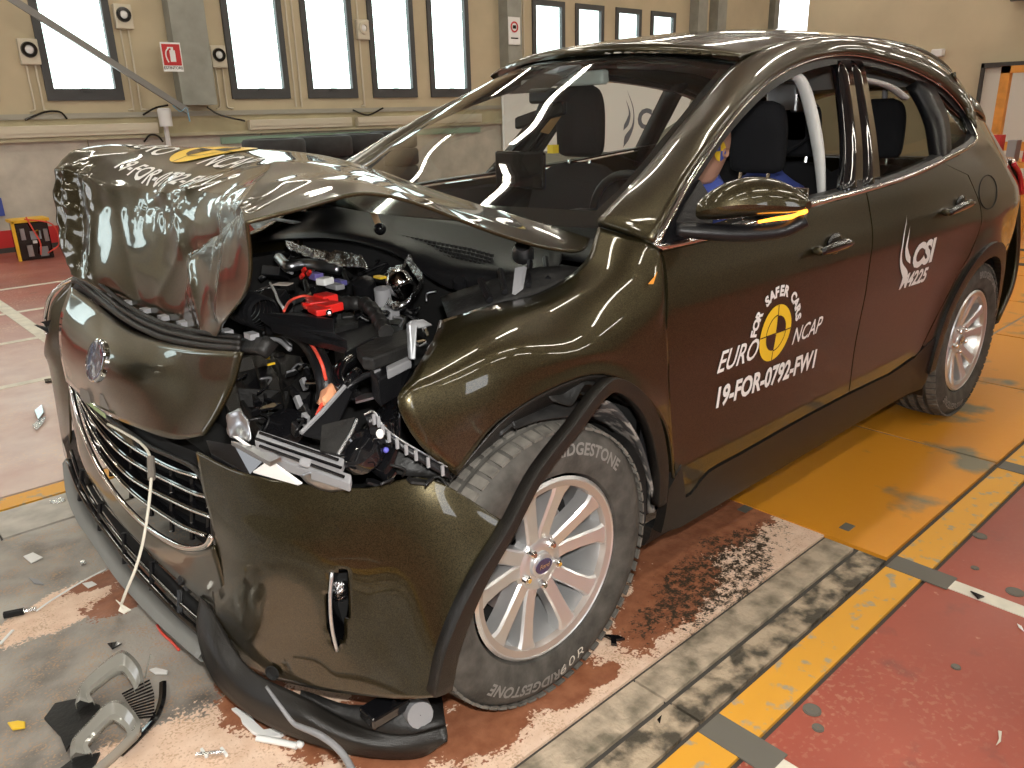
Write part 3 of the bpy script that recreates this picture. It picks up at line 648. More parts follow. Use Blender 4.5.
for s in (1, -1):
    fd = panel('front_door', front_door_outline, M['paint'], car, s=s)
    rd = panel('rear_door', rear_door_outline, M['paint'], car, s=s)
    qp = panel('rear_quarter_panel', quarter, M['paint'], car, s=s)
    doors[s] = (fd, rd, qp)
    sill = [(-.55, .46)]+[(x, z-.008) for x, z in sp2(CLTOP[::-1], 3)][2:]+[(-1.9, .392), (-2.12, .41), (-2.265, .47)]+arc(-2.71, .357, .43, 14, -12, 4)[0:]+[(-2.28, .235), (-1.6, .235), (-.6, .235), (-.50, .26), (-.50, .40)]
    panel('sill_cladding', sill, M['clad'], car, off=.004, s=s)
    panel('sill_bottom', [(-.5, .262), (-2.28, .262), (-2.25, .18), (-.52, .18)], M['dull'], car, off=-.03, s=s)
    ring = arc(-2.71, .357, .448, -6, 186, 30)+arc(-2.71, .357, .385, 186, -6, 30)
    panel('rear_arch_cladding', ring, M['clad'], car, off=.014, s=s)
# rear bumper cladding & tailgate
def mir(o_pts, s): return [[(p[0], s*p[1], p[2]) for p in r] for r in o_pts]
ys = [-.86, -.8, -.6, -.3, 0, .3, .6, .8, .86]
def tg(z, x, w): return [(x+.0+.10*(abs(y)/.86)**4+.03*(abs(y)/.86)**2, y*w, z) for y in ys]
rows = [tg(.28, -3.62, .95), tg(.45, -3.70, .97), tg(.62, -3.73, .96), tg(.85, -3.70, .93), tg(1.0, -3.68, .90), tg(1.10, -3.62, .88)]
MB().grid(crgrid(rows, 4, 3)).build('tailgate', M['paint'], car, smooth=180, solid=.02)
rows = [tg(1.10, -3.60, .84), tg(1.25, -3.46, .74), tg(1.40, -3.32, .62), tg(1.50, -3.18, .56)]
MB().grid(crgrid(rows, 4, 3)).build('rear_window', M['tint'], car, smooth=180)
# roof
def roofrow(x, zc, ze, w): return [(x+(.10 if x > -1.5 else 0)*(1-(abs(t))**2), t*w, ze+(zc-ze)*(1-abs(t)**2.4)) for t in (-1, -.96, -.8, -.5, -.2, 0, .2, .5, .8, .96, 1)]
WT = P(738, 62, .58)
rows = [roofrow(WT.x, WT.z+.055, WT.z, .585), roofrow(WT.x-.04, WT.z+.07, WT.z+.012, .587), roofrow(-1.55, 1.635, 1.575, .585), roofrow(-1.85, 1.655, 1.598, .58), roofrow(-2.2, 1.655, 1.603, .575), roofrow(-2.6, 1.635, 1.582, .575), roofrow(-3.0, 1.59, 1.52, .55), roofrow(-3.3, 1.52, 1.44, .50), roofrow(-3.40, 1.48, 1.39, .48)]
MB().grid(crgrid(rows, 5, 4)).build('roof', M['paint'], car, smooth=180, solid=.02, flip=True)
def rz(x): return float(np.interp(x, [-3.42, -3.3, -3.0, -2.6, -2.2, -1.85, -1.55, WT.x], [1.39, 1.44, 1.52, 1.582, 1.603, 1.598, 1.575, WT.z]))
# pillars and cant rail: strip between the chrome line and the roof / windscreen edge
GE = [P(598, 226, .74), P(622, 203, .725), P(648, 176, .70), P(670, 148, .68), P(692, 121, .655), P(714, 92, .625), P(738, 62, .585)]
GEs = spline(GE, 4)
up = spline([(-.43, 1.075)]+CH_UP[1:], 3)
inner = [(x, side(x, z), z) for x, z in up]; n = len(inner)
outer = []
for i, p in enumerate(inner):
    x = p[0]
    if i < n*.42:
        t = i/(n*.42); outer.append(tuple(GEs[min(len(GEs)-1, int(t*(len(GEs)-1)))]))
    else:
        k = (i-n*.42)/(n-n*.42); xo = WT.x+(-3.30-WT.x)*k**1.05; outer.append((xo, float(np.interp(xo, [-3.42, -3.0, -1.8, WT.x], [.48, .55, .583, .585])), rz(xo)))
# smooth the outer line
O = np.array(outer)
for _ in range(3): O[1:-1] = (O[:-2]+2*O[1:-1]+O[2:])/4
for s in (1, -1):
    G = []
    for i in range(n):
        a, b = np.array(inner[i])+(0, .003, 0), O[i]; r = []
        for t in (0, .25, .5, .75, 1):
            q = a+(b-a)*t; q = q+np.array((0.15, .6, .7))*.022*4*t*(1-t)*min(1, i/9)*min(1, np.linalg.norm(b-a)/.15); r.append((q[0], s*q[1], q[2]))
        G.append(r)
    cr_ = MB().grid(crgrid(G, 1, 2)).build('pillar_and_roof_rail', M['paint'], car, smooth=180, flip=s > 0, fix=True)
    dm = cr_.modifiers.new('solid', 'SOLIDIFY'); dm.thickness = .02; dm.offset = -1
    # rear upper pillar patch between rail end, chrome end and quarter
    e0 = inner[-1]; G = []
    A = [inner[-1], (-2.98, side(-2.98, 1.30), 1.30), (-3.36, side(-3.36, 1.30)-.0, 1.30)]
    rowsA = [[(-3.02, side(-3.02, 1.335), 1.335), (-3.14, side(-3.14, 1.34), 1.34), (-3.36, side(-3.36, 1.30), 1.30), (-3.46, side(-3.46, 1.22)-.03, 1.22)],
             [(-2.98, side(-2.98, 1.39), 1.39), (-3.10, side(-3.1, 1.42)-.02, 1.42), (-3.28, .60, 1.37), (-3.42, .58, 1.28)],
             [(-2.86, .63, 1.50), (-3.0, .57, 1.50), (-3.24, .51, 1.44), (-3.38, .48, 1.39)]]
    MB().grid(crgrid([[(p[0], s*p[1], p[2]) for p in r] for r in rowsA], 4, 4)).build('rear_pillar', M['paint'], car, smooth=180, solid=.015, flip=s > 0)
    # chrome line around the side glass
    loop = [(x, s*(side(x, z)+.008), z) for x, z in up]+[(x, s*(side(x, z)+.008), z) for x, z in sp2(CH_END, 4)[1:]]+[(x, s*(side(x, z)+.008), z) for x, z in sp2(CH_LOW[::-1], 4)[1:]]
    MB().tube(loop, .0085, 8, closed=True, flat=.6).build('chrome_window_trim', M['chrome'], car, smooth=180)
    # black window frame inside it
    c0 = np.array([-1.6, 1.3]); lin = []
    ring = [(x, z) for x, z in up]+sp2(CH_END, 4)[1:]+sp2(CH_LOW[::-1], 4)[1:]
    G = []
    for i, (x, z) in enumerate(ring):
        pr, nx_ = np.array(ring[i-1]), np.array(ring[(i+1) % len(ring)]); t = nrm(nx_-pr); nn = np.array((t[1], -t[0])); 
        if nn @ (c0-np.array((x, z))) < 0: nn = -nn
        w_ = .030 if i < len(up)+2 else .012; q = np.array((x, z))+nn*w_
        G.append([(x, s*(side(x, z)+.002), z), (q[0], s*(side(q[0], q[1])-.008), q[1]), (q[0], s*(side(q[0], q[1])-.05), q[1])])
    G.append(G[0])
    MB().grid(G).build('window_seal', M['black'], car, smooth=30)
    # B pillar, gloss black, two plates
    bp = sx([(838, 58), (845, 100), (849, 150), (845, 196)]); bq = sx([(862, 58), (872, 100), (880, 150), (881, 186)])
    for (k0, k1) in ((0, .48), (.52, 1)):
        rows = []
        for t in (k0, k1): rows.append([(a[0]+(b[0]-a[0])*t, s*(side(a[0], a[1])-.004), a[1]) for a, b in zip(sp2(bp, 3), sp2(bq, 3))])
        MB().grid(rows).build('b_pillar_plate', M['glossblack'], car, smooth=180, solid=.03, flip=s < 0)
    # inner black frame strip of the rear door (behind the glass)
    cp = sx([(918, 80), (934, 110), (941, 140), (944, 160)]); cq = sx([(934, 84), (947, 110), (952, 135), (952, 156)])
    rows = [[(a[0], s*(side(a[0], a[1])-.004), a[1]) for a in sp2(q_, 3)] for q_ in (cp, cq)]
    if s < 0: rows = [[(x, s*(side(x, z)-.02), z) for z in np.linspace(1.08, 1.50, 6)] for x in (-2.50, -2.60)]
    MB().grid(rows).build('c_pillar_plate', M['black'], car, smooth=180, solid=.05, flip=s < 0)
    # quarter glass
    qg = sx([(934, 84), (947, 110), (952, 135), (953, 154)]); qh = sx([(934, 84), (950, 98), (968, 124), (965, 147)])
    rows = [[(a[0], s*(side(a[0], a[1])-.01), a[1]) for a in sp2(q_, 3)] for q_ in (qg, qh)]
    MB().grid(rows).build('quarter_glass', M['tint'], car, smooth=180)
    # lowered rear door glass
    lg = sx([(868, 160), (900, 158), (940, 160)]); lh = sx([(868, 188), (900, 178), (940, 162)])
    rows = [[(a[0], s*(side(a[0], a[1])-.03), a[1]) for a in sp2(q_, 3)] for q_ in (lg, lh)]
    MB().grid(rows).build('lowered_window_glass', M['tint'], doors[s][1], smooth=180)
# fuel flap outline + door handles
for (pts, par) in (([(822, 252), (836, 247), (852, 243)], doors[1][0]), ([(950, 213), (962, 207), (974, 203)], doors[1][1])):
    q = [S(a, b, .035) for a, b in pts]; c = S(*pts[1], .0)
    h = MB().tube(spline(q, 5), [.008+.006*math.sin(math.pi*k/10) for k in range(11)], 8, flat=1.3).build('handle', M['glossblack'], par, smooth=180)
    MB().ball(S(pts[1][0]-1, pts[1][1]-3, .004), (.05, .014, .035)).build('handle_recess', M['glossblack'], par, smooth=180)
    [MB().ball(q[e]+Vector((-.01+.01*e, -.014, 0)), (.014, .022, .014)).build('handle_foot', M['paint'], par, smooth=180) for e in (0, 2)]
ff = [S(988+9*math.cos(t), 192+17*math.sin(t), .002) for t in [k*math.pi/10 for k in range(-5, 16)]]
MB().tube(ff, .0022, 5).build('fuel_flap_gap', M['deep'], doors[1][2])
# tail lamps
tl_ = [S(1004, 166, .01), S(1012, 160, .01)]
for s in (1, -1):
    rows = [[(-3.40, side(-3.40, 1.08)+.006, 1.08), (-3.52, side(-3.52, 1.09)+.008, 1.095), (-3.66, side(-3.66, 1.08)-.02, 1.09), (-3.76, .50, 1.07)],
            [(-3.50, side(-3.50, 1.02)+.012, 1.02), (-3.58, side(-3.58, 1.02)+.012, 1.02), (-3.71, side(-3.68, 1.02)-.03, 1.02), (-3.78, .50, 1.0)],
            [(-3.57, side(-3.57, .92)+.01, .92), (-3.63, side(-3.63, .92)+.008, .92), (-3.74, side(-3.7, .92)-.04, .92), (-3.78, .50, .94)]]
    MB().grid(crgrid([[(p[0], s*p[1], p[2]) for p in r] for r in rows], 4, 4)).build('tail_lamp', M['redlamp'], car, smooth=180, solid=.02, flip=s > 0)
sp_ = [roofrow(-3.36, 1.50, 1.405, .47), [(p[0]-.10, p[1]*.95, p[2]-.035) for p in roofrow(-3.36, 1.50, 1.40, .47)]]
MB().grid(crgrid(sp_, 3, 4)).build('roof_spoiler', M['paint'], car, smooth=180, solid=.02)
q = P(793, 34, .0); q = Vector((-3.1, 0, 1.6))
MB().tube([(-3.05, 0, 1.59), (-3.12, 0, 1.66), (-3.16, 0, 1.72)], [.012, .006, .004], 8).build('roof_aerial', M['glossblack'], car, smooth=60)
# windscreen
Lr = [np.array(p) for p in GEs]; m_ = len(Lr); G = []
for i, p in enumerate(Lr):
    t = i/(m_-1); bul = .17*(1-t)+.10*t; r = []
    for k in range(17):
        u_ = -1+2*k/16; r.append((p[0]+bul*(1-u_*u_), u_*p[1], p[2]+.052*t*(1-abs(u_)**2.4)))
    G.append(r)
MB().grid(G).build('windscreen', M['glass'], car, smooth=180, flip=True)
def wsp(t, u_, off=-.006):   # point just behind the screen
    i = t*(m_-1); a = int(min(i, m_-2)); p = Lr[a]+(Lr[a+1]-Lr[a])*(i-a); bul = .17*(1-t)+.10*t
    return (p[0]+bul*(1-u_*u_)+off, u_*(p[1]), p[2]+.052*t*(1-abs(u_)**2.4)+off)
for nm, R_ in (('screen_frit', [(t, u0, u1) for t in (0, .1, .2, .3, .4, .5, .6, .7, .8, .9, 1) for (u0, u1) in ((.93, 1),)]), ('screen_frit', [(t, -1, -.93) for t in (0, .1, .2, .3, .4, .5, .6, .7, .8, .9, 1)])):
    MB().grid([[wsp(t, u0), wsp(t, (u0+u1)/2), wsp(t, u1)] for t, u0, u1 in R_]).build(nm, M['glossblack'], car, smooth=180)
MB().grid([[wsp(t, -1+2*k/16) for k in range(17)] for t in (.955, 1)]).build('screen_frit', M['glossblack'], car, smooth=180)
MB().grid([[wsp(t, -1+2*k/16) for k in range(17)] for t in (0, .06, .12)]).build('screen_frit', M['glossblack'], car, smooth=180)
MB().grid([[wsp(t, -.22+.3*k/4) for k in range(5)] for t in (.80, .88, .955)]).build('screen_frit', M['glossblack'], car, smooth=180)
# floor pan, firewall, boot floor
MB().box2((-3.55, -.80, .26), (-.45, .80, .34)).box2((-.47, -.82, .30), (-.40, .82, .98)).build('floor_pan', M['deep'], car)
for s in (1, -1):   # inner door trim so the cabin is closed
    G = [[(x, s*(side(x, z)-.07), z) for x in np.linspace(-3.3, -.45, 20)] for z in (.34, .6, .85, 1.0, 1.055)]
    G.append([(x, s*(side(x, 1.06)-.012), 1.062) for x in np.linspace(-3.3, -.45, 20)])
    MB().grid(G).build('door_lining', M['carpet'], car, smooth=40)
MB().grid([[(x, y, rz(x)-.03+.035*(1-(y/.55)**2)) for y in np.linspace(-.55, .55, 9)] for x in np.linspace(-3.3, -1.35, 12)]).build('headlining', mat('pale_headlining', (.8, .82, .80), rough=.9), car, smooth=180)
# wheel-house behind front wheel
for s in (1, -1):
    for cx in (-.04, -2.71):
        a0, a1 = (-30, 205) if cx < -1 else (60, 200)
        G = [[(cx+r_*math.cos(math.radians(a)), s*y, .38+r_*math.sin(math.radians(a))) for (r_, y) in ((.40, .55), (.405, .75), (.405, .885))] for a in np.linspace(a0, a1, 20)]
        MB().grid(G).build('wheel_arch_liner', M['dull'], car, smooth=180, solid=.006)
        MB().lathe([(.001, 0), (.405, 0)], (cx, s*.55, .38), (0, 1, 0), 24).build('inner_arch_wall', M['deep'], car)
# ------------------------------------------------------------------ wheels
def make_wheel(s, cx, name='wheel'):
    """outer face at |y| .925; s is the side"""
    cy = s*.81; ax = (0, s, 0); c = (cx, cy, .357)
    wh = bpy.data.objects.new(name, None); C.objects.link(wh); wh.location = c; attach(wh, car)
    prof = [(.232, .085), (.240, .106), (.262, .112), (.290, .118), (.318, .113), (.338, .102), (.349, .092)]
    for y in (.062, .024, -.024, -.062): prof += [(.3555, y+.009), (.3465, y+.0075), (.3465, y-.0075), (.3560, y-.009)]
    prof += [(.349, -.092), (.338, -.102), (.318, -.113), (.262, -.112), (.232, -.085)]
    ty = MB().lathe(prof, c, ax, 72).build('tyre', M['tyre'], wh, smooth=38)
    # shoulder blocks: small cross ribs
    mb = MB()
    for k in range(64):
        t = 2*math.pi*k/64
        for h0, h1 in ((.071, .108), (-.108, -.071), (.033, .054), (-.054, -.033), (-.012, .012)):
            rr = .3565 if abs(h0) < .07 and abs(h1) < .07 else .3535
            a = np.array((math.cos(t), 0, math.sin(t))); b = np.array((-math.sin(t), 0, math.cos(t)))
            for q in (0,):
                p0 = np.array(c)+a*(rr-.004); w_ = .0125
                vs = [p0+b*sx_*w_+np.array((0, s*h, 0))+a*(dz if not (abs(h) > .1) else dz-.006) for sx_ in (-1, 1) for h in (h0, h1) for dz in (0, .0065)]
                mb.add(vs, [(0, 1, 3, 2), (4, 6, 7, 5), (0, 4, 5, 1), (2, 3, 7, 6), (1, 5, 7, 3)])
    mb.build('tread_blocks', M['tread'], ty, kind='stuff')
    rim = MB().lathe([(.232, .102), (.225, .108), (.219, .104), (.214, .088), (.205, .06), (.198, .0), (.198, -.08), (.226, -.09)], c, ax, 64).build('rim', M['alu'], wh, smooth=40)
    MB().lathe([(.198, -.03), (.12, -.035), (.06, -.01)], c, ax, 40).build('brake_shield', M['deep'], wh, smooth=60)
    MB().lathe([(.145, .0), (.145, .012), (.06, .012)], c, ax, 40).build('brake_disc', M['steel'], wh, smooth=40)
    def pt(r_, t, h): return (cx+r_*math.cos(t), cy+s*h, .357+r_*math.sin(t))
    for k in range(5):
        base = 2*math.pi*k/5+.31
        for sg in (-1, 1):
            rows = []; 
            for r_, da, w_, h in ((.045, .30, .020, .066), (.09, .235, .0185, .072), (.14, .245, .0185, .082), (.185, .26, .021, .092), (.216, .285, .034, .099)):
                t = base+sg*da; tw = w_/r_
                rows.append([pt(r_, t-tw*1.0, h-.045), pt(r_, t-tw*1.05, h-.006), pt(r_, t-tw*.8, h), pt(r_, t+tw*.8, h), pt(r_, t+tw*1.05, h-.006), pt(r_, t+tw, h-.045)])
            MB().grid(rows).build('spoke', M['alu'], rim, smooth=35, flip=(s < 0))
    # web plates between the pair ends, machined rim face
    MB().lathe([(.224, .1065), (.207, .101), (.203, .085)], c, ax, 64).build('rim_face', M['alum'], rim, smooth=50)
    MB().lathe([(.070, .030), (.073, .064), (.060, .073), (.034, .071), (.033, .075)], c, ax, 40).build('hub', M['alu'], wh, smooth=40)
    MB().lathe([(.0325, .06), (.0325, .076), (.029, .080), (.001, .082)], c, ax, 32).build('centre_cap', M['alu'], wh, smooth=50)
    ov = MB(); G = []
    pts = [(cx+.027*math.cos(t), cy+s*.0830, .357+.0185*math.sin(t)) for t in np.linspace(0, 2*math.pi, 25)[:-1]]
    ov.prism(pts, (0, s*.0015, 0)); ov.build('blue_oval', M['blue'], wh)
    tv, tf = label_text('Ford', .017, shear=.35)
    wrap('emblem_script', tv, tf, lambda a, b: (cx-s*a, cy+s*.0852, .357+b), M['chrome'], wh)
    for k in range(5):
        t = 2*math.pi*k/5+.31+math.pi/5*0+.0; p = pt(.054, t+math.pi/5, .068)
        MB().lathe([(.0135, -.012), (.0135, .0), (.0105, .004), (.0100, .017), (.006, .021), (.001, .021)], p, ax, 10).build('wheel_nut', M['chrome'], wh, smooth=30)
    def sw(txt, size, r0, a0, m, name, weight=.0012):
        tv, tf = label_text(txt, size, weight=weight, spacing=1.05)
        wrap(name, tv, tf, lambda a, b: pt(r0+b, a0+s*a/r0, .1185-abs(r0+b-.290)*.16+.0012), m, ty, L=.02)
    sw('BRIDGESTONE', .040, .300, math.radians(113 if s > 0 else 67), M['tyretext'], 'raised_lettering')
    sw('BRIDGESTONE', .040, .300, math.radians(288), M['tyretext'], 'raised_lettering')
    return wh, sw, ty, pt
WF = -.04
wfl, sw, ty, pt = make_wheel(1, WF)
# chalk mark, upright in the photograph
tv, tf = label_text('60R', .050, weight=-.0004, spacing=1.25)
def ck(a, b):
    q0 = Vector(pt(.292, math.radians(258), .12)); x, z = q0.x-a*.98+0*b, q0.z+b*.75+a*.28
    r_ = math.hypot(x-WF, z-.357); return (x, .81+.1185-abs(r_-.290)*.16+.003, z)
tv, tf = densify(tv, tf, .02)
MB().add([ck(p[0], p[1]) for p in tv], tf).build('chalk_mark', M['chalk'], ty, fix=False)
make_wheel(1, -2.71); make_wheel(-1, WF); make_wheel(-1, -2.71)
# ------------------------------------------------------------------ front fender (buckled) and its arch
fd = [
 [(598, 227, .745), (584, 262, .775), (543, 291, .76), (493, 304, .75), (442, 320, .74)],
 [(628, 236, .825), (618, 275, .865), (560, 303, .84), (497, 318, .83), (430, 345, .80)],
 [(659, 248, None), (655, 300, None), (580, 330, .905), (500, 345, .90), (412, 375, .845)],
 [(667, 330, None), (652, 345, None), (590, 352, None), (500, 370, .925), (398, 402, .87)],
 [(670, 400, None), (655, 385, None), (600, 362, None), (500, 398, .935), (420, 445, .895)],
 [(676, 488, None), (664, 420, .945), (604, 374, .945), (508, 414, .94), (456, 476, .91)]]
def PS(t): return S(t[0], t[1], .0) if t[2] is None else P(*t)
G = crgrid([[tuple(PS(t)) for t in r] for r in fd], 6, 7)
fender = MB().grid(G).build('front_fender', M['paint'], car, smooth=180, flip=False)
dm = fender.modifiers.new('solid', 'SOLIDIFY'); dm.thickness = .008; dm.offset = -1
MB().grid([[(p[0], -p[1], p[2]) for p in r] for r in G]).build('front_fender', M['paint'], car, smooth=180, solid=.008)
# folded inner lip of the arch, body paint with its shadow put into the colour
lip0 = [P(452, 478, .905), P(505, 418, .935), P(560, 385, .94), P(604, 375, .94), P(640, 395, .94)]
lip1 = [P(463, 470, .80), P(520, 425, .84), P(565, 402, .85), P(600, 396, .85), P(628, 405, .86)]
lm = [(Vector(a)*.6+Vector(b)*.4)+Vector((0, 0, .003)) for a, b in zip(lip0, lip1)]
MB().grid(crgrid([lip0, lm, lip1], 3, 5)).build('fender_lip', M['clad'], car, smooth=180, solid=.004)
# torn liner edges over the tyre
def ribbon(pts, wv, m, name, parent, th=.004, lab=None):
    pts = [np.array(p, float) for p in pts]; rows = [[tuple(p) for p in pts], [tuple(p+np.array(wv)) for p in pts]]
    return MB().grid(rows).build(name, m, parent, smooth=60, solid=th, label=lab)
tear = [P(500, 436, .90), P(515, 424, .9), P(516, 428, .91), P(540, 420, .9), P(572, 416, .92), P(590, 418, .91)]
ribbon(spline(tear, 3), (-.05, -.12, .05), M['dull'], 'torn_liner', car)
tear2 = [P(553, 400, .93), P(566, 404, .93), P(573, 404, .93), P(580, 392, .93), P(586, 384, .93), P(600, 386, .93)]
ribbon(spline(tear2, 3), (0, -.1, .06), M['dull'], 'torn_liner', car)
# dusty inner arch wall seen between tyre and cladding
G = crgrid([[P(588, 396, .90), P(615, 405, .91), P(640, 440, .915), P(652, 480, .91), P(655, 512, .90)], [P(580, 415, .80), P(606, 425, .80), P(628, 450, .80), P(640, 485, .80), P(640, 515, .80)]], 4, 5)
MB().grid(G).build('arch_liner', mat('dusty_liner', (.05, .05, .05), rough=.8, col2=(.33, .31, .28), vscale=28, thr=(.50, .62), bump=.5, bscale=60), car, smooth=180, solid=.006)
# loose arch cladding, bowed away from the body
cl = [(663, 505, .925), (664, 470, .93), (657, 430, .94), (643, 402, .955), (620, 386, .965), (603, 395, .98), (578, 428, .99), (541, 476, 1.0), (512, 531, 1.01), (480, 586, 1.01), (455, 645, 1.0), (444, 694, .985)]
wd = [.035, .042, .046, .040, .034, .030, .028, .026, .026, .034, .042, .046]
c0 = [np.array(P(*t)) for t in cl]; cs = spline([list(p)+[w_] for p, w_ in zip(c0, wd)], 6)
rows = []
vd = None
for i, q in enumerate(cs):
    p = q[:3]; w_ = q[3]; t = nrm(cs[min(i+1, len(cs)-1)][:3]-cs[max(i-1, 0)][:3]); n2 = nrm(np.cross(t, (0, 1, 0)))
    rows.append([tuple(p+n2*w_*a+np.array((0, h, 0))) for a, h in ((-.5, -.03), (-.5, -.002), (-.46, .001), (0, .003), (.46, .001), (.5, -.002), (.5, -.03))])
MB().grid(rows).build('loose_arch_cladding', M['clad'], car, smooth=30, solid=.003, label='dark grey arch strip sprung loose across the front wheel')
# ------------------------------------------------------------------ bonnet
BR = [
 [(-.45, -.72, 1.06), (-.34, -.42, 1.17), P(365, 163, .0), P(400, 178, .15), P(440, 192, .3), P(490, 208, .45), P(540, 222, .6), P(590, 238, .72)],
 [(-.25, -.74, 1.14), (-.2, -.45, 1.235), P(355, 161, -.05), P(390, 176, .22), P(430, 192, .40), P(482, 212, .54), P(533, 232, .68), P(585, 258, .785)],
 [(.0, -.75, 1.23), P(320, 153, -.42), P(340, 156, -.1), P(368, 168, .22), P(387, 176, .45), P(416, 190, .59), P(448, 209, .70), P(482, 231, .78)],
 [(.15, -.76, 1.28), P(250, 147, -.5), P(290, 149, -.15), P(330, 159, .2), P(345, 166, .42), P(360, 171, .58), P(372, 177, .68), P(385, 183, .76)],
 [P(130, 141, -.78), P(175, 144, -.55), P(215, 150, -.25), P(262, 154, .08), P(287, 160, .35), P(290, 178, .52), P(292, 194, .66), P(300, 207, .75)],
 [P(74, 151, -.75), P(108, 160, -.6), P(152, 178, -.3), P(190, 191, .05), P(222, 193, .3), P(236, 200, .5), P(243, 211, .64), P(248, 224, .72)],
 [P(56, 169, -.72), P(88, 178, -.6), P(128, 204, -.35), P(177, 208, -.02), P(198, 220, .20), P(215, 231, .34), P(238, 234, .60), P(251, 256, .70)],
 [P(56, 205, -.71), P(87, 210, -.6), P(120, 235, -.36), P(166, 250, -.03), P(190, 252, .12), P(213, 258, .38), P(230, 275, .53), P(247, 290, .66)],
 [P(61, 250, -.68), P(85, 255, -.56), P(112, 275, -.36), P(158, 297, -.08), P(186, 303, .12), P(202, 308, .28), P(217, 313, .42), P(234, 314, .54)],
 [P(72, 275, -.6), P(95, 287, -.48), P(125, 306, -.30), P(160, 320, -.08), P(185, 329, .1), P(197, 334, .2), P(207, 337, .3), P(218, 338, .38)]]
SPL = {(5, 5), (6, 4), (5, 0), (4, 3)}; SPM = {(6, 0), (7, 5), (8, 5), (6, 2)}
def catmull(ctrl, creases, lv):
    n, m = len(ctrl), len(ctrl[0]); me = bpy.data.meshes.new('t'); me.from_pydata([tuple(p) for r in ctrl for p in r], [], [f for i in range(n-1) for j in range(m-1) for f in (([(i*m+j, i*m+j+1, (i+1)*m+j), (i*m+j+1, (i+1)*m+j+1, (i+1)*m+j)]) if (i, j) in SPL else ([(i*m+j, i*m+j+1, (i+1)*m+j+1), (i*m+j, (i+1)*m+j+1, (i+1)*m+j)]) if (i, j) in SPM else [(i*m+j, i*m+j+1, (i+1)*m+j+1, (i+1)*m+j)])])
    cr_ = me.attributes.new('crease_edge', 'FLOAT', 'EDGE')
    for e in me.edges:
        k = tuple(sorted(e.vertices)); cr_.data[e.index].value = creases.get(k, 0)
    o = bpy.data.objects.new('t', me); C.objects.link(o); d = o.modifiers.new('s', 'SUBSURF'); d.levels = lv; d.render_levels = lv
    bpy.context.view_layer.update(); ev = bpy.data.meshes.new_from_object(o.evaluated_get(bpy.context.evaluated_depsgraph_get()))
    vs = [np.array(v.co) for v in ev.vertices]; fs = [tuple(p.vertices) for p in ev.polygons]; bpy.data.objects.remove(o); return vs, fs
m8 = 8; cz = {}
def cline(l, w_):
    for a, b in zip(l, l[1:]): cz[tuple(sorted((a[0]*m8+a[1], b[0]*m8+b[1])))] = w_
cline([(5, j) for j in range(0, 4)], .5); cline([(6, j) for j in range(0, 5)], 1); cline([(5, j) for j in range(3, 8)], 1)
cline([(5, 6), (6, 5), (7, 4), (8, 4), (9, 4)], 1); cline([(6, 3), (7, 3)], .6); cline([(6, 3), (5, 3), (4, 4), ], .7); cline([(5, 3), (4, 3), (3, 3)], .5); cline([(6, 4), (7, 4)], .7)
cline([(5, 6), (4, 5), (3, 5)], .4); cline([(4, 4), (5, 5)], .6); cline([(i, 4) for i in range(2, 5)], .4); cline([(4, 4), (5, 4), (5, 5)], .3)
cline([(6, 1), (7, 1), (8, 1), (9, 1)], .75); cline([(7, 5), (8, 6)], .7); cline([(8, 5), (9, 6)], .5); cline([(3, 6), (4, 6), (5, 6), (6, 6)], .8); cline([(1, 6), (2, 6), (3, 6)], .5); cline([(6, 0), (7, 1)], .8)
cline([(5, 1), (6, 0)], .7); cline([(6, 2), (7, 3)], .6); cline([(6, 2), (7, 2)], .35)
cline([(i, 7) for i in range(10)], .9); cline([(0, j) for j in range(8)], .8); cline([(9, j) for j in range(8)], .8); cline([(i, 0) for i in range(10)], .8); cline([(6, 0), (6, 1)], .8)
vs, fs = catmull(BR, cz, 4)
spots = [(np.array(P(177, 208, -.02)), .07, .012), (np.array(P(88, 205, -.6)), .07, .012), (np.array(P(190, 251, .17)), .05, .007), (np.array(P(240, 211, .6)), .05, .008), (np.array(P(60, 175, -.7)), .10, .011), (np.array(P(140, 206, -.25)), .05, .009), (np.array(P(70, 235, -.65)), .12, .009), (np.array(P(160, 210, -.12)), .05, .008)]
bv0 = BVHTree.FromPolygons([Vector(v) for v in vs], fs)
def hp0(a, b):
    h = bv0.ray_cast(Vector(CP.tolist()), (un(a, b, 0, -2)-Vector(CP.tolist())).normalized()); return np.array(h[0] if h[0] is not None else (0, 0, 9))
FOLD = [((239, 213), (214, 230), -.016, .030), ((214, 230), (191, 252), -.020, .030), ((191, 254), (197, 290), .014, .030), ((197, 290), (206, 333), .012, .028), ((177, 209), (183, 248), .012, .030), ((183, 248), (160, 300), .008, .03), ((246, 204), (284, 162), .010, .020),
        ((92, 180), (168, 197), .013, .025), ((168, 197), (192, 194), .012, .025), ((192, 194), (240, 176), .010, .025), ((100, 206), (176, 208), -.010, .025), ((88, 182), (92, 280), .014, .022), ((75, 175), (78, 262), -.014, .016), ((66, 175), (68, 250), .012, .014), ((60, 180), (64, 230), -.010, .012), ((228, 246), (222, 320), .010, .025), ((120, 212), (140, 300), -.007, .04), ((250, 212), (372, 176), -.010, .016), ((262, 200), (360, 168), .006, .016)]
FS = [(hp0(*a), hp0(*b), A, w_) for a, b, A, w_ in FOLD]
out = []
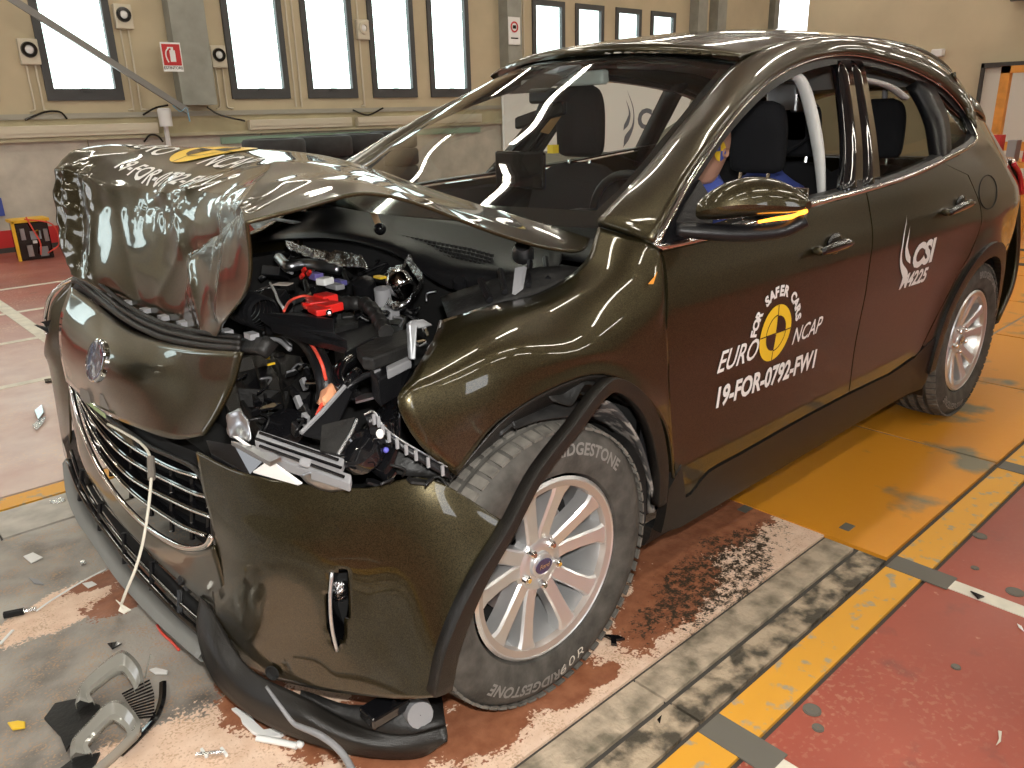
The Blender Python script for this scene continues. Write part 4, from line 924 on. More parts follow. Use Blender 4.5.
for v in vs:
    d = np.zeros(3)
    for c, r_, a in spots:
        q = math.exp(-((np.linalg.norm(v-c)/r_)**2))
        if q > .01:
            nn = noise.noise_vector(Vector(v*26)); n3 = noise.noise_vector(Vector(v*60)); d += q*a*.45*(np.array(nn)*1.3+np.array(n3)*.35)
    if v[0] > .1:   # shallow buckles everywhere in the crushed end
        q = min(1, (v[0]-.1)/.2); n0 = noise.noise(Vector(v*4.2)+Vector((3, 1, 0))); n1 = noise.noise(Vector((v[0]*3, v[1]*11, v[2]*3))); d += np.array((.6, 0, .5))*q*(.010*(1-2*abs(n0)))
    if v[0] > -.1:
        for a_, b_, A, w_ in FS:
            ab = b_-a_; t_ = max(0, min(1, float((v-a_)@ab/(ab@ab)))); q = np.linalg.norm(v-a_-ab*t_)/w_
            if q < 4: d += np.array((.62, .05, .55))*A*math.exp(-q)*(1 if 0 < t_ < 1 else .8)
    out.append(v+d)
bonnet = MB().add(out, fs).build('bonnet', M['paint'], car, smooth=28, label='buckled bonnet with folded and torn sheet metal')
dm = bonnet.modifiers.new('solid', 'SOLIDIFY'); dm.thickness = .007; dm.offset = -1
bvh_b = BVHTree.FromPolygons([Vector(v) for v in out], fs)
def drop(x, y, off=.003):
    h = bvh_b.ray_cast(Vector((x, y, 3)), Vector((0, 0, -1)))
    return (x, y, h[0].z+off) if h[0] is not None else (x, y, 1.3)
# vinyls on the bonnet: number, roundel
def on_bonnet(txt, a0, a1, size_k, m, name, weight, parent=bonnet):
    p0, p1 = drop(*a0), drop(*a1); d = np.array(a1)-np.array(a0); L = np.linalg.norm(d); d = d/L; n2 = np.array((-d[1], d[0])); 
    tv, tf = label_text(txt, 1, weight=weight, align='LEFT'); w_ = max(v[0] for v in tv); k = L/w_
    if n2[0] > 0: n2 = -n2
    tv, tf = densify([(v[0]*k, v[1]*k*size_k, 0) for v in tv], tf, .03)
    return MB().add([drop(*(np.array(a0)+d*v[0]+n2*v[1])) for v in tv], tf).build(name, m, parent, fix=False)
def hitpx(a, b):
    h = bvh_b.ray_cast(Vector(CP.tolist()), (un(a, b, 0, -2)-Vector(CP.tolist())).normalized()); return h[0]
a0, a1 = hitpx(120, 162), hitpx(212, 181)
on_bonnet('19-FOR-0792-FW1', (a0.x, a0.y), (a1.x, a1.y), .9, M['white'], 'number_lettering', .02)
ctr = hitpx(214, 151)
def disc_quads(fn, name, r0, parent, k=1.0):
    mb = MB(); mk = MB()
    for a_, b_, rr, tgt in ((0, 360, 1.0, mb),):
        G = [[fn(r_*rr*r0*math.cos(math.radians(a)), r_*rr*r0*math.sin(math.radians(a)), 0) for r_ in (0, .25, .5, .75, 1)] for a in np.linspace(a_, b_, 37)]
        tgt.grid(G)
    for a_, b_, q0, q1 in ((180, 270, .05, .62), (0, 90, .05, .62), (90, 180, .62, .66), (270, 360, .62, .66)):
        G = [[fn(r_*r0*math.cos(math.radians(a)), r_*r0*math.sin(math.radians(a)), .0012) for r_ in (q0, (q0+q1)/2, q1)] for a in np.linspace(a_, b_, 10)]
        mk.grid(G)
    for a in (0, 90, 180, 270):
        ca, sa = math.cos(math.radians(a)), math.sin(math.radians(a)); G = [[fn(ca*r_*r0-sa*h*r0, sa*r_*r0+ca*h*r0, .0012) for h in (-.02, .02)] for r_ in (0, .3, .6, 1)]; mk.grid(G)
    d = mb.build(name, M['yellow'], parent, fix=False); mk.build(name+'_marking', M['glossblack'], d, fix=False); return d
disc_quads(lambda a, b, o: drop(ctr.x-b*1.0, ctr.y+a, .003+o), 'yellow_roundel', .125, bonnet)
a0, a1 = Q(205, 168, 1.31), Q(268, 148, 1.31)
on_bonnet('NCAP', (ctr.x+.08, ctr.y+.14), (ctr.x+.08, ctr.y+.42), 1.1, M['white'], 'vinyl_lettering', .01)
on_bonnet('EURO', (ctr.x+.08, ctr.y-.42), (ctr.x+.08, ctr.y-.14), 1.1, M['white'], 'vinyl_lettering', .01)
# black inner skin under the lifted edge
# ------------------------------------------------------------------ nose panel, grille, bumper
NP = [[(72, 287, -.70), (93, 301, -.5), (126, 327, -.2), (160, 341, .05), (200, 349, .3), (244, 352, .50)],
      [(62, 318, -.68), (81, 335, -.45), (110, 355, -.12), (155, 372, .12), (196, 383, .3), (235, 384, .47)],
      [(62, 350, -.66), (76, 364, -.45), (103, 387, -.15), (150, 404, .12), (190, 412, .3), (220, 414, .44)],
      [(68, 381, -.62), (81, 393, -.45), (104, 411, -.2), (141, 428, .08), (176, 439, .26), (205, 436, .41)]]
NG = crgrid([[tuple(P(*t)) for t in r] for r in NP], 5, 6)
nosep = MB().grid(NG).build('nose_panel', M['paint'], car, smooth=180)
dm = nosep.modifiers.new('solid', 'SOLIDIFY'); dm.thickness = .006; dm.offset = 1
bvh_n = BVHTree.FromPolygons([Vector(p) for r in NG for p in r], [(i*len(NG[0])+j, i*len(NG[0])+j+1, (i+1)*len(NG[0])+j+1, (i+1)*len(NG[0])+j) for i in range(len(NG)-1) for j in range(len(NG[0])-1)])
# round badge
M['badge'] = mat('crumpled_dark_blue_badge', (.05, .06, .10), rough=.15, metal=.4, coat=1, col2=(.5, .5, .52), vscale=45, thr=(.5, .62), bump=.8, bscale=60)
bc = P(101, 361, -.02); nn = nrm((.93, .08, .36)); bc = Vector(np.array(bc)+nn*.012)
MB().lathe([(.052, -.01), (.052, .001), (.047, .004), (.040, .002), (.001, .003)], bc, nn, 32).build('round_badge', M['badge'], nosep, smooth=50)
MB().lathe([(.055, -.01), (.055, .001), (.051, .004), (.050, -.002)], bc, nn, 32).build('badge_ring', M['chrome'], nosep, smooth=50)
for (a, b, c, d) in ((90, 398, -.33, 9), (110, 404, -.15, 9)):
    ctrp = [P(a-4, b-10, c), P(a+6, b-5, c+.03), P(a+6, b+7, c+.03), P(a-4, b+2, c)]
    MB().prism([Vector(q)+Vector((.012, 0, .004)) for q in ctrp], (.003, 0, .001)).build('grey_tape_patch', M['greytape'], nosep)
G = [[Vector(P(a, b, y))+Vector((.012, 0, h)) for (a, b, y) in ((86, 398, -.4), (98, 408, -.27), (110, 417, -.12))] for h in (.0, .012)]
MB().grid(G).build('green_tape', M['green'], nosep, solid=.002)
# seal rail above the nose panel
for off, r_, m in ((0, .009, 'clad'), (7, .007, 'clad'), (14, .006, 'dull')):
    pts = [(74, 281-off*.2, -.68), (80, 278+4-off*.4, -.62), (97, 296-off, -.48), (125, 318-off, -.22), (160, 336-off, .05), (203, 345-off*.9, .3), (240, 348-off*.8, .47)]
    if off == 0: pts += []
    MB().tube(spline([P(*t) for t in pts], 6), r_, 8).build('seal_rail', M[m], car, smooth=180)
G = crgrid([[tuple(P(*t)) for t in r] for r in ([(80, 276, -.62), (105, 300, -.42), (150, 322, -.05), (200, 333, .25), (240, 338, .45), (268, 336, .56)], [(72, 288, -.68), (97, 303, -.48), (140, 331, -.1), (200, 347, .3), (240, 351, .47), (256, 350, .56)])], 3, 5)
MB().grid(G).build('slam_panel', M['dull'], car, smooth=180, solid=.03)
for k in range(9):
    t = k/8; p = Vector(np.array(P(95, 290, -.5))*(1-t)+np.array(P(248, 342, .5))*t)
    MB().box((p.x-.01, p.y, p.z+.012-.03*math.sin(math.pi*t)), (.02, .03, .012)).build('rail_clip', M['grey'], car)
# grille
def gy(u_): return float(np.interp(u_, [70, 90, 126, 165, 183, 212], [-.63, -.42, -.12, .18, .30, .47]))
gr = bpy.data.objects.new('grille', None); C.objects.link(gr); gr.location = P(140, 480, 0); attach(gr, car)
slats = [[(76, 388), (97, 418), (126, 444), (165, 467), (198, 479)], [(76, 392), (96, 426), (126, 459), (183, 490), (208, 499)], [(77, 396), (95, 436), (128, 477), (180, 506), (212, 519)], [(78, 402), (96, 449), (128, 490), (175, 524), (205, 537)]]
for sl in slats:
    pts = spline([P(a, b, gy(a)) for a, b in sl], 7)
    rows = [[tuple(p+np.array(o)) for p in pts] for o in ((-.035, 0, .008), (-.006, 0, .006), (.0, 0, .0), (-.006, 0, -.006), (-.035, 0, -.008))]
    MB().grid(rows).build('grille_slat', M['glossblack'], gr, smooth=40)
    MB().tube([p+np.array((.001, 0, .0035)) for p in pts], .0032, 6).build('chrome_edge', M['chrome'], gr, smooth=180)
fr = [(72, 384), (82, 425), (100, 466), (122, 499), (150, 527), (175, 543), (192, 548), (208, 545), (214, 535)]
MB().tube(spline([Vector(P(a, b, gy(a)))+Vector((.004, 0, 0)) for a, b in fr], 6), .0075, 8).build('chrome_frame', M['chrome'], gr, smooth=180)
fr2 = [(72, 384), (90, 402), (110, 420), (130, 433), (150, 447), (170, 456), (196, 470), (210, 500), (214, 535)]
MB().tube(spline([P(a, b, gy(a)) for a, b in fr2], 6), .006, 8).build('upper_frame', M['clad'], gr, smooth=180)
G = [[tuple(np.array(P(a, b, gy(a)))+np.array((-.05, 0, 0))) for a, b in r] for r in (fr2[:9], fr[:9])]
MB().box2((.34, -.66, .26), (.45, .46, .58)).build('dark_nose_backing', M['deep'], car)  # dark box added behind the grille to hide the floor showing through
MB().grid(crgrid(G, 3, 3)).build('grille_mesh', M['deep'], gr, smooth=180)
for (a, b0, b1) in ((104, 424, 478), (124, 443, 500), (144, 458, 518), (164, 468, 534), (184, 480, 542), (200, 488, 542)):
    MB().tube([Vector(P(a, b0, gy(a)))+Vector((-.02, 0, 0)), Vector(P(a, b1, gy(a)))+Vector((-.02, 0, 0))], .007, 6).build('grille_bar', M['glossblack'], gr)
# painted surround under the grille
BP = [[(70, 384, -.66), (83, 430, -.55), (101, 470, -.38), (123, 503, -.16), (150, 531, .03), (176, 547, .2), (194, 552, .34), (213, 546, .47)],
      [(70, 405, -.70), (80, 447, -.58), (97, 485, -.42), (120, 520, -.2), (150, 548, .0), (178, 565, .18), (200, 575, .32), (222, 575, .46)],
      [(74, 432, -.72), (81, 462, -.60), (100, 498, -.45), (124, 528, -.24), (152, 558, -.04), (180, 585, .14), (206, 608, .28), (235, 628, .42)]]
MB().grid(crgrid([[tuple(P(*t)) for t in r] for r in BP], 4, 5)).build('grille_surround', M['paint'], car, smooth=180, solid=.005)
# lower intake
IN = [[(74, 440, -.74), (82, 470, -.62), (100, 503, -.47), (124, 533, -.26), (152, 562, -.06), (180, 590, .12), (206, 613, .26)],
      [(66, 470, -.80), (80, 500, -.66), (100, 530, -.48), (125, 565, -.25), (152, 597, -.04), (180, 627, .16), (206, 650, .33)]]
g = crgrid([[tuple(np.array(P(*t))+(-.04, 0, 0)) for t in r] for r in IN], 3, 4)
li = MB().grid(g).build('lower_intake', M['deep'], car, smooth=180)
for f_ in (.35, .68):
    pts = [np.array(P(*a))*(1-f_)+np.array(P(*b))*f_ for a, b in zip(IN[0], IN[1])]
    MB().tube(spline(pts, 4), .006 if f_ < .5 else .010, 8).build('intake_blade', M['glossblack'], li, smooth=180)
for k in (1, 2, 3, 4, 5): MB().tube([P(*IN[0][k]), P(*IN[1][k])], .008, 6).build('intake_rib', M['black'], li)
p = P(174, 583, .17); MB().lathe([(.001, .006), (.011, .006), (.014, .002), (.014, -.02)], Vector(p)+Vector((-.02, 0, .0)), (.9, .2, .3), 16).build('parking_sensor', M['black'], li, smooth=40)
LP = [(66, 462, -.84), (70, 493, -.72), (80, 518, -.60), (93, 537, -.48), (118, 574, -.23), (136, 594, -.08), (156, 615, .07), (180, 637, .22), (202, 656, .36)]
l0 = spline([P(*t) for t in LP], 5)
rows = [[tuple(p+np.array(o)) for p in l0] for o in ((-.03, 0, .016), (.0, 0, .012), (.012, 0, -.002), (.004, 0, -.016), (-.03, 0, -.02))]
MB().grid(rows).build('splitter_lip', mat('grey_splitter', (.19, .19, .18), rough=.45), car, smooth=50, solid=.003)
# chin spoiler, hanging
CS = [[(200, 596, .28), (215, 614, .36), (248, 667, .50), (301, 695, .64), (352, 722, .74), (403, 735, .84), (446, 726, .90)],
      [(196, 625, .32), (213, 652, .42), (250, 695, .54), (301, 718, .68), (356, 742, .78), (408, 750, .86), (447, 736, .915)],
      [(202, 658, .37), (219, 688, .44), (254, 718, .55), (303, 741, .68), (362, 757, .78), (416, 759, .86), (446, 742, .92)]]
MB().grid(crgrid([[tuple(P(*t)) for t in r] for r in CS], 5, 6)).build('chin_spoiler', M['clad'], car, smooth=180, solid=.006)
G = [[P(300, 694, .62), P(352, 705, .72), P(403, 700, .80), P(440, 700, .80)], [P(300, 697, .64), P(352, 722, .74), P(403, 735, .84), P(446, 726, .90)]]
tray = MB().grid(crgrid(G, 3, 4)).build('undertray', M['dull'], car, smooth=180, solid=.01)
MB().box(P(385, 708, .80), (.10, .06, .03)).build('tray_box', M['glossblack'], tray, bevel=.006)
MB().lathe([(.001, .02), (.03, .02), (.034, -.02)], P(418, 712, .84), (.3, .9, .3), 16).build('grey_cap', M['grey'], tray, smooth=40)
# main bumper skin
BC = [[(196, 452, .46), (240, 472, .58), (300, 484, .70), (365, 488, .80), (430, 479, .89), (508, 524, .985)],
      [(203, 490, .47), (245, 508, .595), (305, 520, .72), (370, 522, .82), (432, 515, .91), (500, 543, .99)],
      [(213, 535, .47), (250, 555, .61), (310, 570, .735), (375, 575, .835), (425, 577, .92), (474, 592, .99)],
      [(212, 592, .36), (250, 620, .54), (313, 632, .70), (372, 640, .82), (417, 640, .92), (450, 648, .985)],
      [(218, 640, .37), (256, 672, .50), (310, 688, .66), (365, 696, .80), (407, 699, .91), (438, 697, .975)]]
hole = [(331, 572), (349, 570), (349, 600), (343, 640), (335, 652), (328, 630), (327, 600)]
def inpoly(x, y, pl):
    c = False; j = len(pl)-1
    for i in range(len(pl)):
        if (pl[i][1] > y) != (pl[j][1] > y) and x < (pl[j][0]-pl[i][0])*(y-pl[i][1])/(pl[j][1]-pl[i][1]+1e-9)+pl[i][0]: c = not c
        j = i
    return c
BG = crgrid([[tuple(P(*t)) for t in r] for r in BC], 14, 14)
def cutb(p):
    x, y = pj(p); return inpoly(x, y, hole)
bump = MB().grid(BG, cutb).build('front_bumper', M['paint'], car, smooth=180, solid=.005)
hp = [P(a, b, .765) for a, b in hole]
rows = [[Vector(p) for p in hp+[hp[0]]], [Vector(p)+Vector((-.06, -.06, 0)) for p in hp+[hp[0]]]]
MB().grid(rows).build('fog_recess', M['glossblack'], bump, smooth=30)
MB().prism([Vector(p)+Vector((-.06, -.06, 0)) for p in hp], (-.004, -.004, 0)).build('fog_recess_back', M['deep'], bump)
MB().tube(spline([P(332, 572, .768), P(330, 600, .768), P(332, 628, .768), P(337, 651, .768)], 4), .004, 6).build('silver_edge', M['alu'], bump, smooth=180)
MB().ball(P(341, 590, .70), (.02, .015, .03)).build('fog_lamp', M['foil'], bump, smooth=180)
p = P(277, 672, .57); MB().lathe([(.001, -.004), (.013, -.004), (.017, .004), (.019, .003)], Vector(p)+Vector((.01, .0, .004)), (.9, .5, .1), 16).build('tow_hole', M['deep'], bump)
# shadow folds: crease lips along the bumper's swage
pts = [P(223, 540, .50), P(250, 556, .615), P(300, 566, .72), P(345, 565, .79)]
# far corner of the bumper and lamp
FC = [[(75, 275, -.74), (52, 302, -.84), (48, 325, -.90)], [(70, 320, -.76), (50, 340, -.86), (44, 352, -.92)], [(70, 385, -.78), (58, 380, -.86), (50, 372, -.93)], [(70, 440, -.80), (68, 462, -.86), (64, 455, -.92)]]
MB().grid(crgrid([[tuple(P(*t)) for t in r] for r in FC], 5, 5)).build('far_bumper_corner', M['paint'], car, smooth=180, solid=.006)
MB().tube(spline([P(78, 277, -.72), P(62, 285, -.80), P(49, 300, -.86), P(46, 330, -.90), P(60, 345, -.84)], 5), .008, 6).build('far_lamp_edge', M['chrome'], car, smooth=180)
MB().prism([P(40, 322, -.88), P(60, 332, -.84), P(66, 308, -.80), P(60, 318, -.82)], (-.02, 0, 0)).prism([P(34, 325, -.9), P(52, 330, -.86), P(50, 334, -.86)], (-.01, 0, 0)).build('torn_trim', M['black'], car)
MB().grid(crgrid([[P(78, 425, -.76), P(88, 450, -.70), P(92, 480, -.66)], [P(62, 440, -.86), P(72, 470, -.8), P(76, 494, -.72)]], 4, 4)).build('hanging_liner', M['clad'], car, smooth=180, solid=.005)
# ------------------------------------------------------------------ door lettering
def door_text(txt, pa, pb, par, name, m, shear=0., weight=.012, hk=1.0, up=0., curve=None):
    """pa, pb: ends of the baseline in (x, z); text reads from pa to pb"""
    a, b = np.array(pa), np.array(pb); L = np.linalg.norm(b-a); d = (b-a)/L; n2 = np.array((d[1], -d[0])); 
    if n2[1] < 0: n2 = -n2
    tv, tf = label_text(txt, 1, weight=weight, align='LEFT', shear=shear); x0 = min(v[0] for v in tv); w_ = max(v[0] for v in tv)-x0; y0 = min(v[1] for v in tv); k = L/w_
    tv, tf = densify([((v[0]-x0)*k, (v[1]-y0)*k*hk, 0) for v in tv], tf, .05)
    def f(p):
        q = a+d*p[0]+n2*p[1]; return (q[0], side(q[0], q[1])+.0025, q[1])
    return MB().add([f(p) for p in tv], tf).build(name, m, par, fix=False)
def sxz(a, b): p = S(a, b); return (p.x, p.z)
fdoor, rdoor = doors[1][0], doors[1][1]
door_text('19-FOR-0792-FW1', sxz(715, 409), sxz(813, 368), fdoor, 'number_lettering', M['white'], weight=.035, hk=1.15)
door_text('EURO', sxz(716, 374), sxz(756, 358), fdoor, 'vinyl_lettering', M['white'], shear=.25, weight=.012, hk=1.15)
door_text('NCAP', sxz(791, 345), sxz(820, 331), fdoor, 'vinyl_lettering', M['white'], shear=.25, weight=.008, hk=1.15)
ce = sxz(775, 333)
disc = disc_quads(lambda a, b, o: (ce[0]-a, side(ce[0]-a, ce[1]+b)+.0025+o, ce[1]+b), 'yellow_roundel', .086, fdoor)
word = 'FOR SAFER CARS'
for i, chh in enumerate(word):
    if chh == ' ': continue
    ang = math.radians(170-i*158/(len(word)-1)); rr = .124; tv, tf = label_text(chh, .042, weight=.0022)
    o_ = np.array((ce[0]-math.cos(ang)*rr, ce[1]+math.sin(ang)*rr)); th = ang-math.pi/2
    def fc(p):
        a, b = p[0]*math.cos(th)-p[1]*math.sin(th), p[0]*math.sin(th)+p[1]*math.cos(th); x, z = o_[0]-a, o_[1]+b; return (x, side(x, z)+.0025, z)
    MB().add([fc(p) for p in tv], tf).build('vinyl_letter', M['white'], fdoor, fix=False)
door_text('CSI', sxz(911, 270), sxz(933, 261), rdoor, 'laboratory_lettering', M['white'], shear=.2, weight=.05, hk=.85)
door_text('M4225', sxz(898, 290), sxz(925, 281), rdoor, 'number_lettering', M['white'], shear=.25, weight=.035, hk=.85)
p = sxz(905, 252)
flame(lambda a, b: (p[0]-(a+.08)*.5, side(p[0]-(a+.08)*.5, p[1]+b*.25)+.0025, p[1]+b*.25), 'flame_mark', M['white'], rdoor)
# ------------------------------------------------------------------ door mirror
mr = bpy.data.objects.new('door_mirror', None); C.objects.link(mr); mr.location = (-.6, .9, 1.1); attach(mr, fdoor)
ctrl = []
for k in range(13):
    t = k/12; c = Vector(P(700, 212, .93))*(1-t)+Vector(P(805, 207, 1.13))*t
    h = .068*math.sin(math.pi*(.10+.885*t))**.55*(1-.22*t)+.002; dp = .075*math.sin(math.pi*(.08+.905*t))**.5+.002
    ring = []
    for q in range(16):
        a = 2*math.pi*q/16; zz = math.sin(a); xx = math.cos(a)
        ring.append(c+Vector((dp*xx*(1.0 if xx > 0 else .7)-.02, 0, h*zz*(1.0 if zz > 0 else .55)+(.016*math.sin(math.pi*t)))))
    ring.append(ring[0]); ctrl.append(ring)
cap = MB().grid(ctrl)
for r_ in (ctrl[0], ctrl[-1]): cap.add([tuple(p) for p in r_[:-1]], [tuple(range(16))])
cap.build('mirror_cap', M['paint'], mr, smooth=60, sub=1)
MB().tube(spline([P(676, 229, .885), P(700, 231, .93), P(740, 233, 1.0), P(780, 230, 1.07), P(806, 219, 1.12)], 5), [.030+.006*math.sin(math.pi*k/20) for k in range(21)], 12, flat=.6).build('mirror_arm', M['black'], mr, smooth=180)
MB().prism([S(664, 246, .004), S(690, 232, .004), S(712, 226, .004), S(716, 205, .004), S(700, 180, .004), S(684, 205, .004)], (0, -.03, 0)).build('mirror_mount', M['black'], mr)
MB().tube(spline([P(758, 222, 1.045), P(775, 219, 1.075), P(795, 216, 1.10), P(806, 210, 1.125)], 4), [.0035+.001*k/3 for k in range(13)], 8).build('turn_indicator', M['amber'], mr, smooth=180)
MB().box(P(760, 207, 1.02)+Vector((-.065, 0, 0)), (.006, .18, .09)).build('mirror_glass', M['chrome'], mr, bevel=.004)
MB().prism([S(648, 284, .004), S(654, 277, .004), S(657, 272, .004), S(653, 284, .004)], (0, .001, 0)).build('orange_tape_flake', M['rack'], fender)
# ------------------------------------------------------------------ cabin
def seat(x, y, parent, wide=.26, dz=0, k=1.0, name='front_seat'):
    s_ = bpy.data.objects.new(name, None); C.objects.link(s_); s_.location = (x, y, .45); attach(s_, parent)
    MB().box((x+.20, y, .60), (.52, wide*2, .16)).build('cushion', M['carpet'], s_, bevel=.04)
    rows = []
    for z, w_, xf, xb in ((.62, .24, .0, .14), (.80, .255, -.03, .15), (.95, .25, -.06, .13), (1.05, .22, -.09, .09), (1.10, .14, -.10, .06), (1.115, .06, -.095, .03)):
        rows.append([(x-xb*.0+xf+dx*.5-.0, y+w_*a, z+dz) for a, dx in ((-1, .06), (-.8, .0+.10), (-.4, .13), (0, .12), (.4, .13), (.8, .10), (1, .06), (.9, -.06), (.3, -.10), (-.3, -.10), (-.9, -.06), (-1, .06))])
    MB().grid(crgrid(rows, 3, 1)).build('backrest', M['carpet'], s_, smooth=180)
    for dy in (-.06, .06): MB().tube([(x-.08, y+dy, 1.08), (x-.095, y+dy, 1.18)], .007, 6).build('headrest_post', M['chrome'], s_)
    hr = MB(); rows = []
    for z, w_, d in ((1.14, .09, .02), (1.16, .125, .045), (1.24, .13, .055), (1.32, .125, .052), (1.37, .10, .042), (1.39, .05, .02)):
        rows.append([(x-.10+d*math.cos(a), y+k*w_*math.sin(a)*(1-.12*abs(math.cos(2*a))), 1.14+(z-1.14)*k*1.05+dz) for a in np.linspace(0, 2*math.pi, 17)])
    hr.grid(crgrid(rows, 3, 1)).build('headrest', M['carpet'], s_, smooth=180)
    return s_
seat(-1.43, -.37, car, dz=.055, k=1.12); seat(-1.62, .38, car)
for y in (-.40, .0, .40): seat(-2.62, y, car, wide=.2, name='rear_seat')
dash = []
for y in np.linspace(-.72, .72, 13):
    e = 1-(abs(y)/.72)**4
    dash.append([(-.47, y, 1.00), (-.55, y, 1.035+.01*e), (-.75, y, 1.045+.02*e), (-.92, y, 1.02+.02*e+(.03 if .15 < y < .6 else 0)), (-1.0, y, .96), (-.98, y, .80), (-.9, y, .65)])
MB().grid(crgrid(dash, 2, 3)).build('dashboard', M['black'], car, smooth=180, solid=.01)
scn = Vector(P(520, 170, -.1)); MB().box(scn, (.025, .25, .13)).build('dash_screen', M['glossblack'], car, bevel=.008)
MB().tube([Vector((-1.0, .37, 1.0))+Vector((.08*math.cos(a)*.5, .185*math.sin(a), .185*math.cos(a))) for a in np.linspace(0, 2*math.pi, 33)[:-1]], .015, 8, closed=True).build('steering_wheel', M['black'], car, smooth=180)
MB().box((-1.0, .37, 1.0), (.06, .16, .12)).build('steering_hub', M['black'], car, bevel=.02)
MB().tube([(-1.0, .37, 1.0), (-.75, .37, .88)], .03, 8).build('steering_column', M['black'], car)
m0, m1 = Vector(P(514, 124, -.12)), Vector(P(562, 108, .05)); mm = (m0+m1)/2
MB().prism([m0+Vector((0, 0, .022)), m0+Vector((0, 0, -.02)), m1+Vector((0, 0, -.022)), m1+Vector((0, 0, .025))], (-.03, 0, 0)).build('rear_view_mirror', M['glossblack'], car, bevel=.008)
MB().tube([mm, P(548, 88, .0)], .012, 8).build('mirror_stem', M['black'], car)
MB().box(P(543, 96, 0), (.05, .10, .05)).build('sensor_box', M['black'], car, bevel=.01)
MB().prism([P(562, 105, .03), P(566, 108, .03), P(548, 134, -.02), P(540, 132, -.02)], (-.005, 0, 0)).build('brown_strap', mat('brown_strap_cloth', (.28, .15, .06), rough=.8), car)
MB().prism([P(525, 80, -.2), P(560, 66, .0), P(580, 64, .05), P(550, 82, -.05)], (-.02, 0, -.01)).build('sun_shade', M['grey'], car, bevel=.004)
for (y, x) in ((-.36, -1.42),): MB().box((x, y, 1.50), (.18, .34, .025)).build('sun_visor', M['airbag'], car, bevel=.008)
MB().box((-1.55, 0, 1.555), (.22, .20, .04)).build('roof_console', M['airbag'], car, bevel=.01)
MB().box(P(588, 78, -.0)+Vector((0, 0, 0)), (.04, .17, .05)).build('camera_box', M['airbag'], car, bevel=.01)
MB().box(P(553, 149, -.1), (.03, .03, .03)).build('yellow_connector', M['yellow'], car)
ab = [P(789, 74, .62), P(800, 80, .64), P(808, 100, .67), P(816, 135, .71), P(820, 165, .74), P(822, 198, .76)]
MB().tube(spline(ab, 5), [.022+.013*math.sin(math.pi*k/25) for k in range(26)], 10, flat=.5).build('curtain_airbag', M['airbag'], car, smooth=180)
ab = [P(853, 78, .60), P(875, 82, .60), P(892, 88, .61), P(905, 98, .62)]
MB().tube(spline(ab, 4), .02, 8, flat=.5).build('curtain_airbag', M['airbag'], car, smooth=180)
MB().tube([P(885, 84, .40), P(884, 155, .40)], .012, 8).build('cabin_post', M['grey'], car, smooth=60)
MB().tube(spline([P(800, 95, .2), P(812, 120, .35), P(805, 140, .3), P(772, 160, .2)], 4), .014, 6, flat=.3).build('seat_belt', M['carpet'], car)
MB().box(P(787, 98, .05), (.10, .16, .13)).build('rear_camera_case', M['steel'], car, bevel=.01)
MB().tube(spline([P(795, 70, .2), P(806, 95, .3), P(818, 108, .4)], 4), .006, 6).build('camera_cable', M['glossblack'], car)
MB().prism([P(770, 110, .1), P(797, 110, .1), P(797, 140, .1), P(770, 140, .1)], (-.08, 0, 0)).build('rear_headrest', M['carpet'], car, bevel=.015)
